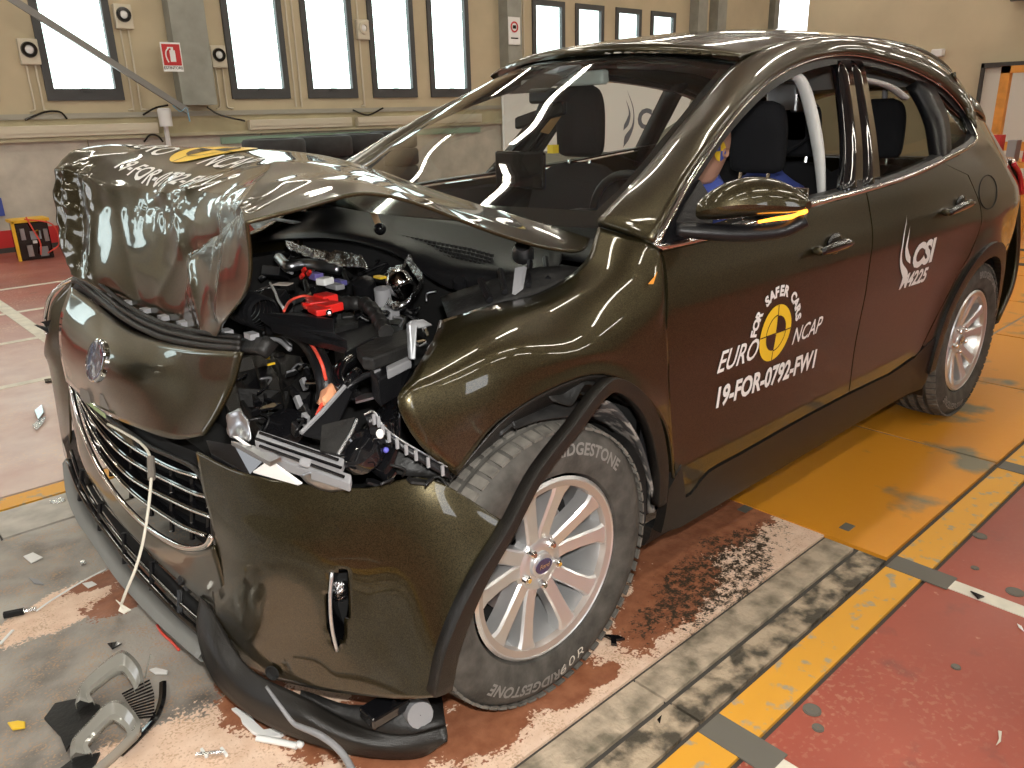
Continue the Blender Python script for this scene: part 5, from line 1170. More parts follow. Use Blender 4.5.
# crash dummies (things of their own): driver with target mark, one behind
def dummy(x, y, z, label, lean=0., small=1.0, mark=True):
    d = thing('crash_dummy', (x, y, .60), label, 'dummy', 'dummies in the cabin')
    me = bpy.data.meshes.new('body'); J = [(x-.06, y, .68), (x-.08, y, .82), (x-.06, y, 1.0), (x-.02, y, z-.13), (x, y, z-.06),
        (x-.06, y+.17*small, 1.0), (x+.14, y+.22, .86), (x+.36, y+.14, .93), (x-.06, y-.17*small, 1.0), (x+.14, y-.22, .86), (x+.36, y-.14, .93), (x+.02, y+.10, .67), (x+.42, y+.13, .72), (x+.62, y+.13, .42), (x+.02, y-.10, .67), (x+.42, y-.13, .72), (x+.62, y-.13, .42)]
    E = [(0, 1), (1, 2), (2, 3), (3, 4), (2, 5), (5, 6), (6, 7), (2, 8), (8, 9), (9, 10), (0, 11), (11, 12), (12, 13), (0, 14), (14, 15), (15, 16)]
    R_ = [.12, .12, .12, .05, .05, .065, .045, .032, .065, .045, .032, .09, .065, .045, .09, .065, .045]
    me.from_pydata(J, E, []); o = bpy.data.objects.new('torso', me); C.objects.link(o); sk = o.modifiers.new('skin', 'SKIN')
    for i, v in enumerate(me.skin_vertices[0].data): v.radius = (R_[i]*small, R_[i]*small); v.use_root = i == 0
    sb = o.modifiers.new('s', 'SUBSURF'); sb.levels = sb.render_levels = 1; bpy.context.view_layer.update()
    ev = bpy.data.meshes.new_from_object(o.evaluated_get(bpy.context.evaluated_depsgraph_get())); bpy.data.objects.remove(o)
    for q in ev.polygons: q.use_smooth = True
    ev.materials.clear(); ev.materials.append(M['bluecloth']); t = bpy.data.objects.new('torso', ev); C.objects.link(t); attach(t, d)
    h = MB(); rows = []
    for zz, rx, ry, ox in ((-.115, .03, .03, .03), (-.105, .06, .05, .03), (-.06, .08, .066, .018), (0, .095, .076, .0), (.05, .092, .074, -.006), (.09, .07, .058, -.01), (.11, .035, .03, -.01), (.114, .005, .005, -.01)):
        rows.append([(x+ox*small+rx*math.cos(a)*small, y+ry*math.sin(a)*small, z+zz*small) for a in np.linspace(0, 2*math.pi, 25)])
    hd = h.grid(crgrid(rows, 3, 1)).build('head', M['skin'], d, smooth=180)
    MB().prism([(x+.088*small, y-.012, z-.02), (x+.088*small, y+.012, z-.02), (x+.112*small, y, z-.03), ], (0, 0, .0)).add([(x+.09*small, y-.012, z-.035), (x+.09*small, y+.012, z-.035), (x+.112*small, y, z-.03), (x+.088*small, y, z+.02)], [(0, 1, 2), (0, 2, 3), (1, 3, 2)]).build('nose', M['skin'], hd)
    MB().tube([(x+.075*small, y-.022, z-.066), (x+.088*small, y, z-.068), (x+.075*small, y+.022, z-.066)], .003, 5).build('mouth_line', M['deep'], hd)
    for s in (-1, 1):
        MB().ball((x+.082*small, y+s*.03, z+.008), (.008, .010, .006), 8, 6).build('eye', M['deep'], hd)
        MB().lathe([(.018, 0), (.015, .010), (.006, .004)], (x-.005, y+s*.073*small, z-.01), (0, s, 0), 12).build('ear', M['skin'], hd)
    if mark:
        for k in range(4):
            G = [[(x+.025+r_*math.cos(a), y+.0765, z-.002+r_*math.sin(a)) for r_ in (0.001, .017, .034)] for a in np.linspace(k*math.pi/2, (k+1)*math.pi/2, 7)]
            MB().grid(G).build('target_quadrant', M['yellow'] if k % 2 else M['bluecloth'], hd, fix=False)
        MB().lathe([(.001, 0), (.034, 0)], (x+.025, y+.0755, z-.002), (0, 1, 0), 24).build('target_back', M['yellow'], hd)
    return d
p = P(718, 152, .45); dummy(p.x-.03, .38, p.z+.005, 'crash dummy at the steering wheel with yellow and blue target on its head')
dummy(-2.30, .06, 1.31, 'second crash dummy in the back row, behind the driver', small=.85, mark=False)
# ------------------------------------------------------------------ engine bay
bay = bpy.data.objects.new('engine_bay', None); C.objects.link(bay); bay.location = (.1, 0, .7); attach(bay, car)
def bp_(mb, name, m, **k): return mb.build(name, M[m] if isinstance(m, str) else m, bay, **k)
bp_(MB().box2((-.38, -.80, .30), (.0, .72, .74)).box2((0, -.75, .25), (.30, .55, .66)), 'bay_floor', 'deep')
bp_(MB().box2((-.40, -.82, .35), (.40, -.74, .90)), 'inner_wing', 'dull')
# cowl under the screen
cw = [[XX(250, 224, -.40), XX(330, 207, -.42), XX(400, 213, -.43), XX(480, 226, -.44), XX(560, 246, -.44)],
      [XX(255, 230, -.32), XX(330, 222, -.34), XX(400, 231, -.36), XX(480, 247, -.38), XX(560, 262, -.40)],
      [XX(258, 235, -.24), XX(330, 231, -.26), XX(395, 243, -.27), XX(440, 266, -.28), XX(545, 275, -.32)],
      [XX(258, 241, -.22), XX(330, 238, -.235), XX(392, 253, -.245), XX(448, 288, -.26), XX(500, 292, -.30)]]
cowl = bp_(MB().grid(crgrid(cw, 5, 6)), 'cowl_panel', 'black', smooth=180, solid=.006)
for i in range(26):
    for j in range(4):
        t = i/25; a = 385+t*110-j*1.0; b = 236+t*21+j*3.6+max(0, (t-.8))*10
        q = XX(a, b, -.345-.015*t+j*.008)
        MB().box(q+Vector((0.012, 0, .012)), (.006, .012, .008)).build('vent_slot', M['deep'], cowl)
MB().tube(spline([P(368, 202, -.2), P(374, 214, -.13), P(379, 226, -.08)], 4), [.014, .013, .011, .011, .011, .011, .011, .011, .010], 8, flat=.5).build('wiper_arm', mat('brown_arm', (.35, .22, .12), rough=.5), cowl)
MB().ball(P(380, 229, -.06), .020, 12, 8).build('wiper_pivot', M['glossblack'], cowl, smooth=180)
MB().box(P(286, 221, -.55), (.03, .17, .005)).build('warning_label', M['grey'], cowl)
MB().lathe([(.001, .012), (.016, .012), (.02, 0), (.02, -.01)], P(460, 283, .42), (.4, .4, .8), 14).build('cowl_plug', M['black'], cowl, smooth=40)
MB().lathe([(.001, .02), (.02, .018), (.028, 0), (.028, -.02)], P(523, 251, .62), (.4, .4, .8), 14).build('strut_nut', M['steel'], cowl, smooth=40)
# side apron between cowl and fender
ap = [[P(440, 292, .55), P(500, 272, .66), P(540, 262, .70), P(583, 262, .76)], [P(448, 315, .64), P(500, 300, .72), P(545, 289, .75), P(585, 268, .775)]]
bp_(MB().grid(crgrid([[Vector(p)-Vector((0, 0, .012)) for p in r] for r in ap], 3, 4)), 'wing_apron', 'dull', smooth=180, solid=.03)
bp_(MB().prism([P(515, 268, .68), P(524, 266, .69), P(520, 288, .73), P(512, 294, .73)], (-.01, 0, -.004)), 'pale_tab', 'grey')
bp_(MB().prism([P(448, 305, .52), P(474, 302, .56), P(472, 308, .58), P(450, 312, .56)], (0, 0, -.01)), 'grey_label', 'grey')
for a, b, c, d in ((480, 280, 490, 300), (500, 270, 505, 292), (530, 262, 528, 285), (545, 258, 548, 280)):
    bp_(MB().tube([P(a, b, .64), P(c, d, .73)], .008, 6), 'apron_rib', 'black')
# foil band and pipes
fo = [[Q(285, 240, 1.0), Q(305, 247, 1.0), Q(325, 250, 1.0), Q(345, 252, 1.0), Q(362, 256, 1.0)], [Q(288, 250, .97), Q(306, 256, .97), Q(326, 262, .97), Q(346, 266, .97), Q(368, 269, .97)]]
G = crgrid(fo, 5, 8)
G = [[Vector(p)+Vector(noise.noise_vector(Vector(p)*45))*.008 for p in r] for r in G]
bp_(MB().grid(G), 'crinkled_heat_shield', 'foil', smooth=180, solid=.003)
bp_(MB().tube(spline([Q(279, 258, .95), Q(288, 266, .95), Q(305, 264, .95), Q(322, 266, .95), Q(340, 270, .94)], 6), .017, 10), 'silver_pipe', 'steel', smooth=180)
bp_(MB().tube(spline([Q(278, 257, .93), Q(283, 268, .92), Q(292, 273, .92)], 4), .006, 6), 'thin_pipe', 'grey', smooth=180)
rr = random.Random(3); M['satin0'] = mat('mid_grey_plastic', (.12, .12, .125), rough=.3)
# dark engine clutter: small castings, hoses and connectors filling the bay (each its own part)
for k in range(60):
    a, b = rr.uniform(258, 400), rr.uniform(248, 325); z = .84+rr.uniform(-.05, .05)
    p = Q(a, b, z); mt = rr.choice(['black', 'glossblack', 'dull', 'black', 'deep', 'steel' if k % 5 == 0 else 'black'])
    R_ = Matrix.Rotation(rr.uniform(0, 3), 3, 'Z') @ Matrix.Rotation(rr.uniform(-.6, .6), 3, 'X')
    if k % 3: bp_(MB().box(p, (rr.uniform(.03, .09), rr.uniform(.02, .06), rr.uniform(.03, .07)), R_), 'engine_casting', mt, bevel=.004)
    else: bp_(MB().tube(spline([p, p+Vector((rr.uniform(-.06, .06), rr.uniform(-.05, .05), .03)), p+Vector((rr.uniform(-.1, .1), rr.uniform(-.1, .1), 0))], 4), rr.uniform(.004, .011), 7), 'engine_hose', mt, smooth=180)
for k in range(75):   # broken brackets, clips and plastic in the headlamp opening
    reg = rr.choice([(262, 400, 255, 320, .90), (238, 310, 355, 425, .77), (330, 365, 350, 400, .80), (372, 432, 440, 484, .70), (380, 440, 300, 330, .86)])
    a, b = rr.uniform(reg[0], reg[1]), rr.uniform(reg[2], reg[3]); p = Q(a, b, reg[4]+rr.uniform(-.03, .02)); mt = rr.choice(['black', 'glossblack', 'grey', 'black', 'dull', 'steel', 'glossblack', 'satin0'])
    R_ = Matrix.Rotation(rr.uniform(0, 3), 3, 'Z') @ Matrix.Rotation(rr.uniform(-1, 1), 3, 'Y'); sz = rr.uniform(.5, 1.1)
    if k % 2: bp_(MB().prism([p+R_ @ Vector((x*sz, y*sz, 0)) for x, y in ((-.02, -.012), (.018, -.016), (.026, .006), (.004, .018), (-.016, .010))], R_ @ Vector((0, 0, .005))), 'plastic_shard', mt)
    else: bp_(MB().tube(spline([p, p+R_ @ Vector((.02, .015, .01)), p+R_ @ Vector((.045, .0, .0))], 3), .003, 6), 'wire_end', mt, smooth=180)
def QB(a, b, z, sx_, sy_, sz_, ang, name, m, bevel=.004, **k):
    return bp_(MB().box(Q(a, b, z), (sx_, sy_, sz_), Matrix.Rotation(ang, 3, 'Z')), name, m, bevel=bevel, **k)
QB(283, 284, .93, .035, .05, .004, .5, 'beige_tag', mat('beige_tag_card', (.55, .48, .42), rough=.7)); QB(325, 281, .95, .04, .035, .02, .3, 'white_label', 'white')
bp_(MB().tube(spline([Q(270, 283, .92), Q(275, 292, .92), Q(278, 300, .92), Q(284, 309, .92)], 4), .004, 6), 'dipstick', 'whitep', smooth=180)
bp_(MB().ball(Q(246, 297, .95), .009, 10, 8), 'white_ball_stud', 'white', smooth=180)
bp_(MB().lathe([(.001, .02), (.03, .012), (.034, -.01), (.03, -.04)], Q(364, 285, .93), (.3, .3, .9), 20), 'black_dome', 'black', smooth=60)
bp_(MB().box(Q(380, 277, .96), (.02, .035, .006)), 'yellow_marking', 'yellow')
bp_(MB().lathe([(.001, .03), (.022, .028), (.024, -.04)], Q(383, 298, .92), (.1, .1, 1), 16), 'grey_canister', 'grey', smooth=50)
bp_(MB().lathe([(.001, .035), (.02, .03), (.034, .012), (.038, -.01), (.03, -.04)], Q(399, 282, .96), (.5, .35, .8), 24), 'chrome_dome', 'chrome', smooth=70)
rg = [Q(390, 272, .96), Q(404, 268, .99), Q(410, 258, 1.0), Q(416, 268, .98), Q(424, 280, .96), Q(417, 294, .95), Q(407, 303, .93), Q(398, 306, .92), Q(390, 300, .92)]
G = []
for i, q in enumerate(spline(rg, 5)):
    q = Vector(q); j = Vector(noise.noise_vector(q*50))*.006; G.append([q+j, q+j+Vector((.010, .008, .012)), q+Vector((.022, .010, -.004))])
bp_(MB().grid(G), 'torn_foil_ring', 'foil', smooth=70, solid=.003)
# ribbed air hose
h0, h1 = Q(232, 302, .93), Q(265, 314, .93); L = []
n_ = 26
for k in range(n_+1):
    t = k/n_; L.append((.040+(.006 if k % 3 == 1 else 0)-.004*abs(2*t-1), (h1-h0).length*t))
bp_(MB().lathe(L, h0, (h1-h0), 24), 'ribbed_air_hose', 'black', smooth=50)
# cover planks, battery box
def qprism(pts, z, th, name, m, **k): return bp_(MB().prism([Q(a, b, z) for a, b in pts], (0, 0, -th)), name, m, **k)
bp_(MB().prism([Q(258, 312, .96), Q(270, 312, .96), Q(300, 312, .96), Q(334, 318, .96), Q(334, 332, .94), Q(318, 330, .94), Q(272, 322, .94)], (0, 0, -.02)), 'broken_cover', 'black', bevel=.004)
bp_(MB().prism([Q(270, 323, .945), Q(300, 328, .95), Q(335, 332, .955), Q(347, 340, .95), Q(343, 345, .93), Q(310, 337, .93)], (0, 0, -.02)), 'broken_cover', 'black', bevel=.004)
qprism([(331, 314), (380, 310), (408, 316), (404, 330), (372, 338), (345, 352), (333, 338)], .86, .08, 'battery_tray', 'black', bevel=.004)
qprism([(333, 320), (358, 315), (358, 322), (334, 328)], .875, .02, 'tray_lid', 'dull', bevel=.003)
bp_(MB().box(Q(392, 313, .89), (.03, .03, .03)), 'grey_relay', 'grey', bevel=.003)
qprism([(356, 347), (380, 335), (412, 327), (413, 342), (388, 352), (372, 358), (362, 356)], .92, .03, 'battery_cover', 'dull', bevel=.006)
qprism([(368, 356), (413, 338), (414, 356), (400, 368), (378, 380), (371, 372)], .88, .06, 'battery_box', 'black', bevel=.004)
qprism([(377, 353), (408, 341), (409, 348), (379, 361)], .892, .02, 'box_rib', 'grey', bevel=.003)
qprism([(386, 366), (411, 354), (411, 359), (387, 371)], .892, .02, 'box_rib', 'grey', bevel=.003)
qprism([(368, 352), (374, 350), (380, 365), (374, 368)], .892, .02, 'box_rib', 'grey', bevel=.003)
# harness, red connector, wires
bp_(MB().tube(spline([Q(336, 303, .95), Q(350, 303, .955), Q(365, 304, .955), Q(374, 312, .95), Q(380, 322, .94), Q(386, 332, .93)], 6), [.017+.002*math.sin(k*1.7) for k in range(31)], 9), 'wrapped_harness', 'dull', smooth=50)
for (a, b, x, y, z) in ((318, 303, .05, .07, .02), (326, 300, .04, .05, .03), (330, 307, .05, .04, .02), (320, 310, .04, .06, .015), (313, 306, .02, .05, .015)): QB(a, b, .965, x, y, z, rr.uniform(-.5, .5), 'red_connector', 'red', .003)
bp_(MB().ball(Q(329, 313, .975), .008, 8, 6), 'bolt', 'chrome'); 
bp_(MB().tube(spline([Q(284, 311, .96), Q(290, 301, .965), Q(303, 296, .97), Q(315, 298, .97), Q(323, 302, .97)], 6), .0035, 6), 'red_wire', 'red_wire', smooth=180)
bp_(MB().tube(spline([Q(302, 303, .96), Q(306, 308, .965), Q(314, 306, .97)], 5), .003, 6), 'red_wire', 'red_wire', smooth=180)
for (a, b) in ((304, 270), (309, 273), (302, 276)): bp_(MB().box(Q(a, b, .96), (.008, .02, .01), Matrix.Rotation(.6, 3, 'X')), 'red_clip', 'red')
bp_(MB().box(Q(316, 276, .94), (.03, .04, .02)), 'violet_clip', mat('violet_plastic', (.15, .12, .35), rough=.4), bevel=.003)
bp_(MB().box(Q(335, 286, .93), (.03, .06, .015)), 'grey_bracket', 'grey', bevel=.003); bp_(MB().box(Q(340, 282, .93), (.02, .05, .015)), 'violet_clip', mat('violet_plastic_dark', (.1, .09, .28), rough=.4), bevel=.003)
# big hose with red stripe, curved pipes
bp_(MB().tube(spline([Q(270, 328, .90), Q(292, 330, .90), Q(308, 342, .88), Q(320, 362, .86), Q(326, 385, .82), Q(325, 400, .78)], 6), .022, 12), 'coolant_hose', 'black', smooth=180)
bp_(MB().tube(spline([Q(296, 331, .925), Q(310, 343, .905), Q(321, 362, .885), Q(326, 380, .845)], 6), .004, 6), 'red_stripe', 'red_wire', smooth=180)
for k in range(4): bp_(MB().tube(spline([Q(264, 331+k*2.3, .87), Q(278, 333+k*2.3, .87), Q(290, 345+k*1.5, .86)], 5), .006, 6), 'pipe_rib', 'grey' if k % 2 else 'black', smooth=180)
bp_(MB().tube(spline([Q(352, 360, .84), Q(342, 368, .84), Q(338, 380, .83), Q(344, 389, .82), Q(352, 384, .82)], 6), .017, 10), 'bent_hose', 'glossblack', smooth=180)
bp_(MB().tube(spline([Q(358, 372, .84), Q(352, 378, .84), Q(349, 384, .83)], 5), .013, 10), 'bent_hose', 'glossblack', smooth=180)
G = [[Vector(q)+Vector(noise.noise_vector(Vector(q)*40))*.01 for q in r] for r in crgrid([[Q(344, 354, .83), Q(349, 357, .83), Q(346, 362, .83)], [Q(330, 375, .83), Q(337, 380, .83), Q(340, 384, .82)], [Q(321, 392, .81), Q(326, 396, .82), Q(336, 396, .81)], [Q(318, 402, .80), Q(323, 405, .80), Q(328, 404, .80)]], 4, 3)]
bp_(MB().grid(G), 'orange_foam_scrap', 'orange', smooth=180, solid=.012)
bp_(MB().tube([Q(322, 404, .80), Q(317, 415, .79)], .004, 6), 'red_wire', 'red_wire')
# fan shroud with webs (behind the far headlamp)
sh = bp_(MB().prism([Q(233, 362, .72), Q(262, 352, .74), Q(300, 356, .74), Q(312, 380, .72), Q(308, 420, .66), Q(285, 436, .64), Q(240, 430, .64), Q(226, 405, .66)], (0, 0, -.04)), 'fan_shroud', 'black')
webs = [((240, 372), (305, 356)), ((238, 388), (310, 392)), ((252, 355), (275, 425)), ((275, 352), (290, 430)), ((298, 356), (280, 432)), ((242, 400), (262, 430)), ((236, 375), (268, 410)), ((306, 372), (262, 405)), ((310, 410), (240, 415)), ((262, 352), (300, 400))]
for (a, b) in webs:
    p, q = Q(*a, .735), Q(*b, .70); d = (q-p).normalized(); n2 = d.cross(Vector((0, 0, 1))).normalized()*.0035
    MB().prism([p+n2, p-n2, q-n2, q+n2], (0, 0, -.05)).build('web', M['dull'], sh)
for k in range(7): bp_(MB().box(Q(300+rr.uniform(-6, 8), 375+k*9, .76), (.012, .02, .03), Matrix.Rotation(rr.uniform(0, 3), 3, 'X')), 'broken_plastic', 'grey' if k % 2 else 'black', bevel=.002)
bp_(MB().prism([Q(262, 347, .82), Q(266, 348, .82), Q(269, 351, .82), Q(270, 357, .82), Q(266, 357, .82), Q(259, 353, .82), Q(260, 351, .82), Q(265, 353, .82)], (0, 0, -.006)), 'yellow_clip', 'yellow')
bp_(MB().box(Q(271, 364, .80), (.02, .005, .005)), 'yellow_clip', 'yellow')
bp_(MB().tube([Q(306, 383, .80), Q(318, 383, .80)], .007, 8), 'steel_pin', 'chrome', smooth=60)
bp_(MB().lathe([(.001, .01), (.03, .012), (.055, .004), (.06, -.03), (.05, -.05)], Q(284, 430, .70), (.5, .4, .75), 26), 'lamp_bowl', 'glossblack', smooth=60)
# slam-panel end and reflectors
G = [[Vector(q)+Vector(noise.noise_vector(Vector(q)*30))*.008 for q in r] for r in crgrid([[P(234, 410, .50), P(240, 408, .53), P(246, 420, .56)], [P(226, 418, .48), P(238, 424, .53), P(250, 436, .58)], [P(224, 430, .48), P(236, 440, .54), P(248, 440, .58)]], 4, 4)]
bp_(MB().grid(G), 'torn_silver_sheet', 'steel', smooth=180, solid=.003)
# headlamp carrier beams
def beam(pa, pb, pc, pd, name, m, th=(0, 0, -.02)): return bp_(MB().prism([pa, pb, pc, pd], th), name, m, bevel=.004)
M['satin'] = mat('satin_grey_plastic', (.30, .30, .31), rough=.35, metal=.3)
beam(P(258, 429, .60), P(345, 458, .80), P(341, 468, .81), P(254, 440, .61), 'headlamp_rail', 'satin')
beam(P(258, 442, .62), P(352, 474, .83), P(350, 484, .84), P(268, 458, .64), 'headlamp_rail', 'satin')
for (q0, q1) in ((P(262, 434, .612), P(340, 461, .80)), (P(262, 447, .637), P(346, 478, .832)), (P(258, 440, .612), P(343, 469, .812))): bp_(MB().tube([Vector(q0)+Vector((.004, 0, .004)), Vector(q1)+Vector((.004, 0, .004))], .0035, 6), 'rail_groove', 'glossblack')
beam(P(300, 458, .74), P(312, 461, .76), P(309, 469, .77), P(298, 466, .75), 'rail_clip', 'grey', (0, .004, .006))
beam(P(230, 440, .54), P(262, 447, .62), P(282, 456, .68), P(270, 462, .66), 'chrome_lamp_trim', 'steel', (0, 0, -.012))
beam(P(232, 437, .55), P(238, 437, .56), P(252, 447, .60), P(244, 446, .58), 'white_reflector', 'white', (0, .002, .004))
beam(P(270, 460, .655), P(303, 484, .71), P(298, 486, .705), P(252, 473, .60), 'white_reflector', 'white', (0, .002, .004))
G = crgrid([[P(300, 476, .73), P(318, 470, .76), P(332, 475, .79)], [P(308, 484, .735), P(325, 482, .77), P(340, 484, .80)], [P(320, 490, .74), P(332, 492, .77), P(345, 490, .80)]], 4, 4)
bp_(MB().grid(G), 'silver_lamp_shell', 'steel', smooth=180, solid=.004)
bp_(MB().prism([P(206, 440, .46), P(234, 445, .54), P(262, 462, .62), P(250, 474, .60), P(215, 466, .50)], (-.01, 0, -.01)), 'lamp_back', 'glossblack')
bp_(MB().lathe([(.001, .006), (.030, .004), (.036, .012), (.043, .010), (.047, -.002), (.046, -.02), (.03, -.03)], P(360, 450, .80), (.55, .15, .82), 36), 'round_black_cap', 'glossblack', smooth=50)
# brackets and cracked plates
bp_(MB().prism([P(302, 433, .66), P(345, 387, .62), P(352, 392, .64), P(330, 440, .70)], (0, 0, -.006)), 'bracket_plate', 'black')
bp_(MB().prism([P(322, 425, .71), P(355, 417, .76), P(340, 455, .79), P(320, 450, .75)], (0, 0, -.005)), 'cracked_plate', 'dull')
bp_(MB().tube([P(357, 420, .775), P(352, 432, .785), P(338, 455, .80)], .004, 6), 'bare_edge', 'steel')
bp_(MB().tube([P(301, 433, .67), P(322, 412, .65), P(345, 386, .63)], .005, 6), 'bare_edge', 'grey')
st_ = [P(365, 416, .80), P(375, 413, .81), P(384, 427, .83), P(400, 440, .86), P(420, 452, .885), P(448, 468, .91)]
rows = [[tuple(p) for p in spline(st_, 4)], [tuple(p+np.array((.0, .012, -.022))) for p in spline(st_, 4)]]
jag = bp_(MB().grid(rows), 'jagged_bracket', 'black', smooth=60, solid=.006)
for k, q in enumerate(spline(st_, 4)[3::2]): MB().box(Vector(q)+Vector((.004, .010, -.010)), (.006, .004, .022)).build('bracket_rib', M['grey'], jag)
MB().tube([Vector(q)+Vector((.002, 0, .003)) for q in spline(st_, 4)], .0022, 5).build('bare_edge', M['steel'], jag)
bp_(MB().prism([P(368, 421, .80), P(380, 430, .825), P(386, 441, .835), P(372, 440, .81)], (0, 0, -.006)), 'bracket_foot', 'black')
bp_(MB().ball(P(380, 434, .84), (.008, .008, .010), 10, 8), 'white_grommet', 'white')
bp_(MB().ball(P(386, 450, .84), (.006, .006, .006), 8, 6), 'blue_bulb', mat('blue_bulb_glass', (.12, .12, .5), rough=.2))
# wing inner panels (curved, dark)
G = crgrid([[P(345, 440, .66), P(372, 405, .68), P(400, 372, .70), P(425, 350, .72)], [P(350, 450, .74), P(378, 420, .76), P(400, 392, .78), P(418, 365, .78)], [P(385, 478, .82), P(396, 440, .84), P(399, 402, .85), P(424, 355, .80)]], 5, 5)
bp_(MB().grid([[Vector(p)-Vector((.01, .01, .02)) for p in r] for r in G]), 'inner_wing', 'glossblack', smooth=180, solid=.004)
G = crgrid([[P(390, 440, .80), P(420, 462, .86), P(450, 480, .89)], [P(380, 480, .82), P(405, 485, .86), P(440, 486, .89)]], 3, 4)
bp_(MB().grid([[Vector(p)-Vector((.03, .03, .0)) for p in r] for r in G]), 'dark_backing', 'dull', smooth=180, solid=.01)
bp_(MB().tube(spline([P(336, 400, .62), P(352, 384, .62), P(375, 372, .66), P(412, 366, .72)], 5), .007, 7), 'wing_edge', 'black', smooth=180)
# strut bracket, white-galvanised
M['galv'] = mat('galvanised_steel', (.20, .205, .21), rough=.4, metal=.5, var=.3, vscale=30)
w_ = [P(409, 324, .76), P(418, 321, .765), P(416, 360, .78), P(411, 360, .775)]
bp_(MB().prism(w_, (0, -.012, 0)), 'galvanised_bracket', 'galv', bevel=.003)
bp_(MB().prism([P(409, 324, .76), P(411, 320, .76), P(424, 319, .77), P(434, 325, .775), P(420, 328, .77)], (0, -.01, -.004)), 'galvanised_bracket', 'galv', bevel=.003)
bp_(MB().tube(spline([P(441, 321, .75), P(436, 338, .77), P(428, 350, .78)], 4), .004, 6), 'bare_edge', 'steel')
bp_(MB().box(P(421, 343, .76), (.02, .012, .01)), 'bolt', 'chrome'); bp_(MB().tube([P(424, 328, .77), P(427, 336, .77)], .006, 6), 'bolt', 'chrome')
# ------------------------------------------------------------------ white cord on the grille, cable by the chin
cord = thing('cream_cord', tuple(P(140, 500, .3)), 'thin cream cord hanging over the grille, taped at its end', 'cord')
cpts = [P(116, 422, -.06), P(133, 431, .06), P(148, 440, .15), P(157, 450, .23), P(160, 462, .27), P(160, 480, .32), P(157, 510, .36), P(152, 540, .38), P(145, 565, .40), P(136, 587, .40), P(131, 600, .39)]
MB().tube(spline([Vector(p)+Vector((.02, 0, 0)) for p in cpts], 5), .0035, 6).build('cord', M['cream_wire'], cord, smooth=180)
MB().tube([Vector(P(160, 455, .26))+Vector((.021, 0, 0)), Vector(P(161, 476, .31))+Vector((.021, 0, 0))], .0085, 8).build('tape_sleeve', M['greytape'], cord)
q = [P(126, 596, .385), P(133, 601, .40), P(141, 606, .42), P(134, 610, .41), P(129, 607, .40), P(131, 602, .395)]
MB().prism([Vector(p)+Vector((.02, 0, 0)) for p in q], (.002, 0, .001)).build('tape_end', M['cream_wire'], cord)
gc = [P(270, 684, .60), P(283, 702, .66), P(296, 719, .70), P(305, 724, .73), P(322, 731, .79), P(338, 742, .85), P(350, 756, .90), P(362, 780, .98)]
tag(MB().tube(spline([Vector(p)+Vector((.012, .008, .004)) for p in gc], 5), [.0035+.004*min(1, k/20) for k in range(36)], 8).build('grey_cable', M['grey'], smooth=180), 'grey cable drooping over the chin spoiler to the floor', 'cable')
# ------------------------------------------------------------------ debris on the floor
M['clearp'] = mat('smoky_clear_plastic', (.50, .49, .44), rough=.12, coat=.6, trans=.55, ior=1.3)
def Z0(a, b, z=.006): return Q(a, b, z)
def shard(pts, th, name, m, label, cat='debris', z=.003, **k):
    return tag(MB().prism([Q(a, b, z+th) for a, b in pts], (0, 0, -th)).build(name, M[m], bevel=min(.002, th*.4), **k), label, cat)
def bracket(outl, inn, label, base):
    t = thing('lamp_bezel', tuple(Q(*base, .004)), label, 'car debris')
    # raised frame: outer line high, inner line low, folded
    o_ = spline([Q(a, b, h+.012) for a, b, h in outl], 4); i_ = spline([Q(a, b, h+.012) for a, b, h in inn], 4)
    rows = [[tuple(p+np.array((0, 0, -.016))) for p in o_], [tuple(p) for p in o_], [tuple((p*.7+q*.3)+np.array((0, 0, .010))) for p, q in zip(o_, i_)], [tuple((p*.3+q*.7)+np.array((0, 0, -.002))) for p, q in zip(o_, i_)], [tuple(q) for q in i_], [tuple(q+np.array((0, 0, -.012))) for q in i_]]
    MB().grid(rows).build('bezel_frame', M['clearp'], t, smooth=25, solid=.002)
    return t
bracket([(75, 704, .02), (80, 685, .03), (97, 668, .04), (115, 653, .05), (126, 651, .05), (140, 665, .045), (144, 682, .03)], [(94, 701, .02), (90, 692, .03), (104, 680, .035), (116, 672, .04), (124, 672, .04), (132, 684, .03), (134, 690, .02)], 'upper cloudy clear-plastic lamp bezel on the floor before the car', (100, 690))
b2 = bracket([(70, 757, .02), (72, 740, .03), (88, 722, .04), (108, 702, .05), (126, 703, .05), (141, 725, .04), (125, 745, .03), (100, 768, .02), (92, 775, .02)], [(92, 752, .02), (88, 744, .03), (98, 732, .035), (110, 720, .04), (118, 722, .04), (127, 733, .03), (115, 748, .03), (92, 768, .02), (85, 775, .02)], 'lower cloudy clear-plastic lamp bezel on the floor, nearest the camera', (110, 745))
bs = thing('black_grille_scrap', tuple(Q(120, 700, .004)), 'torn black plastic grille scrap with parallel ribs under the bezels', 'car debris')
MB().prism([Q(44, 718, .012), (Q(55, 703, .012)), Q(78, 698, .012), Q(100, 705, .012), Q(98, 712, .012), Q(75, 735, .012), Q(66, 750, .012), Q(60, 735, .012)], (0, 0, -.006)).build('scrap_plate', M['dull'], bs)
for k in range(12):
    t = k/11; a0, b0 = 122+t*16, 694+t*24; a1, b1 = 152+t*6-abs(t-.4)*6, 680+t*36
    MB().tube([Q(a0, b0, .018), Q(a1, b1, .018)], .0025, 5).build('rib', M['glossblack'], bs)
MB().tube(spline([Q(163, 682, .012), Q(162, 700, .012), Q(155, 718, .012), Q(138, 738, .012), Q(120, 755, .012)], 5), .010, 6, flat=.4).build('scrap_edge', M['glossblack'], bs)
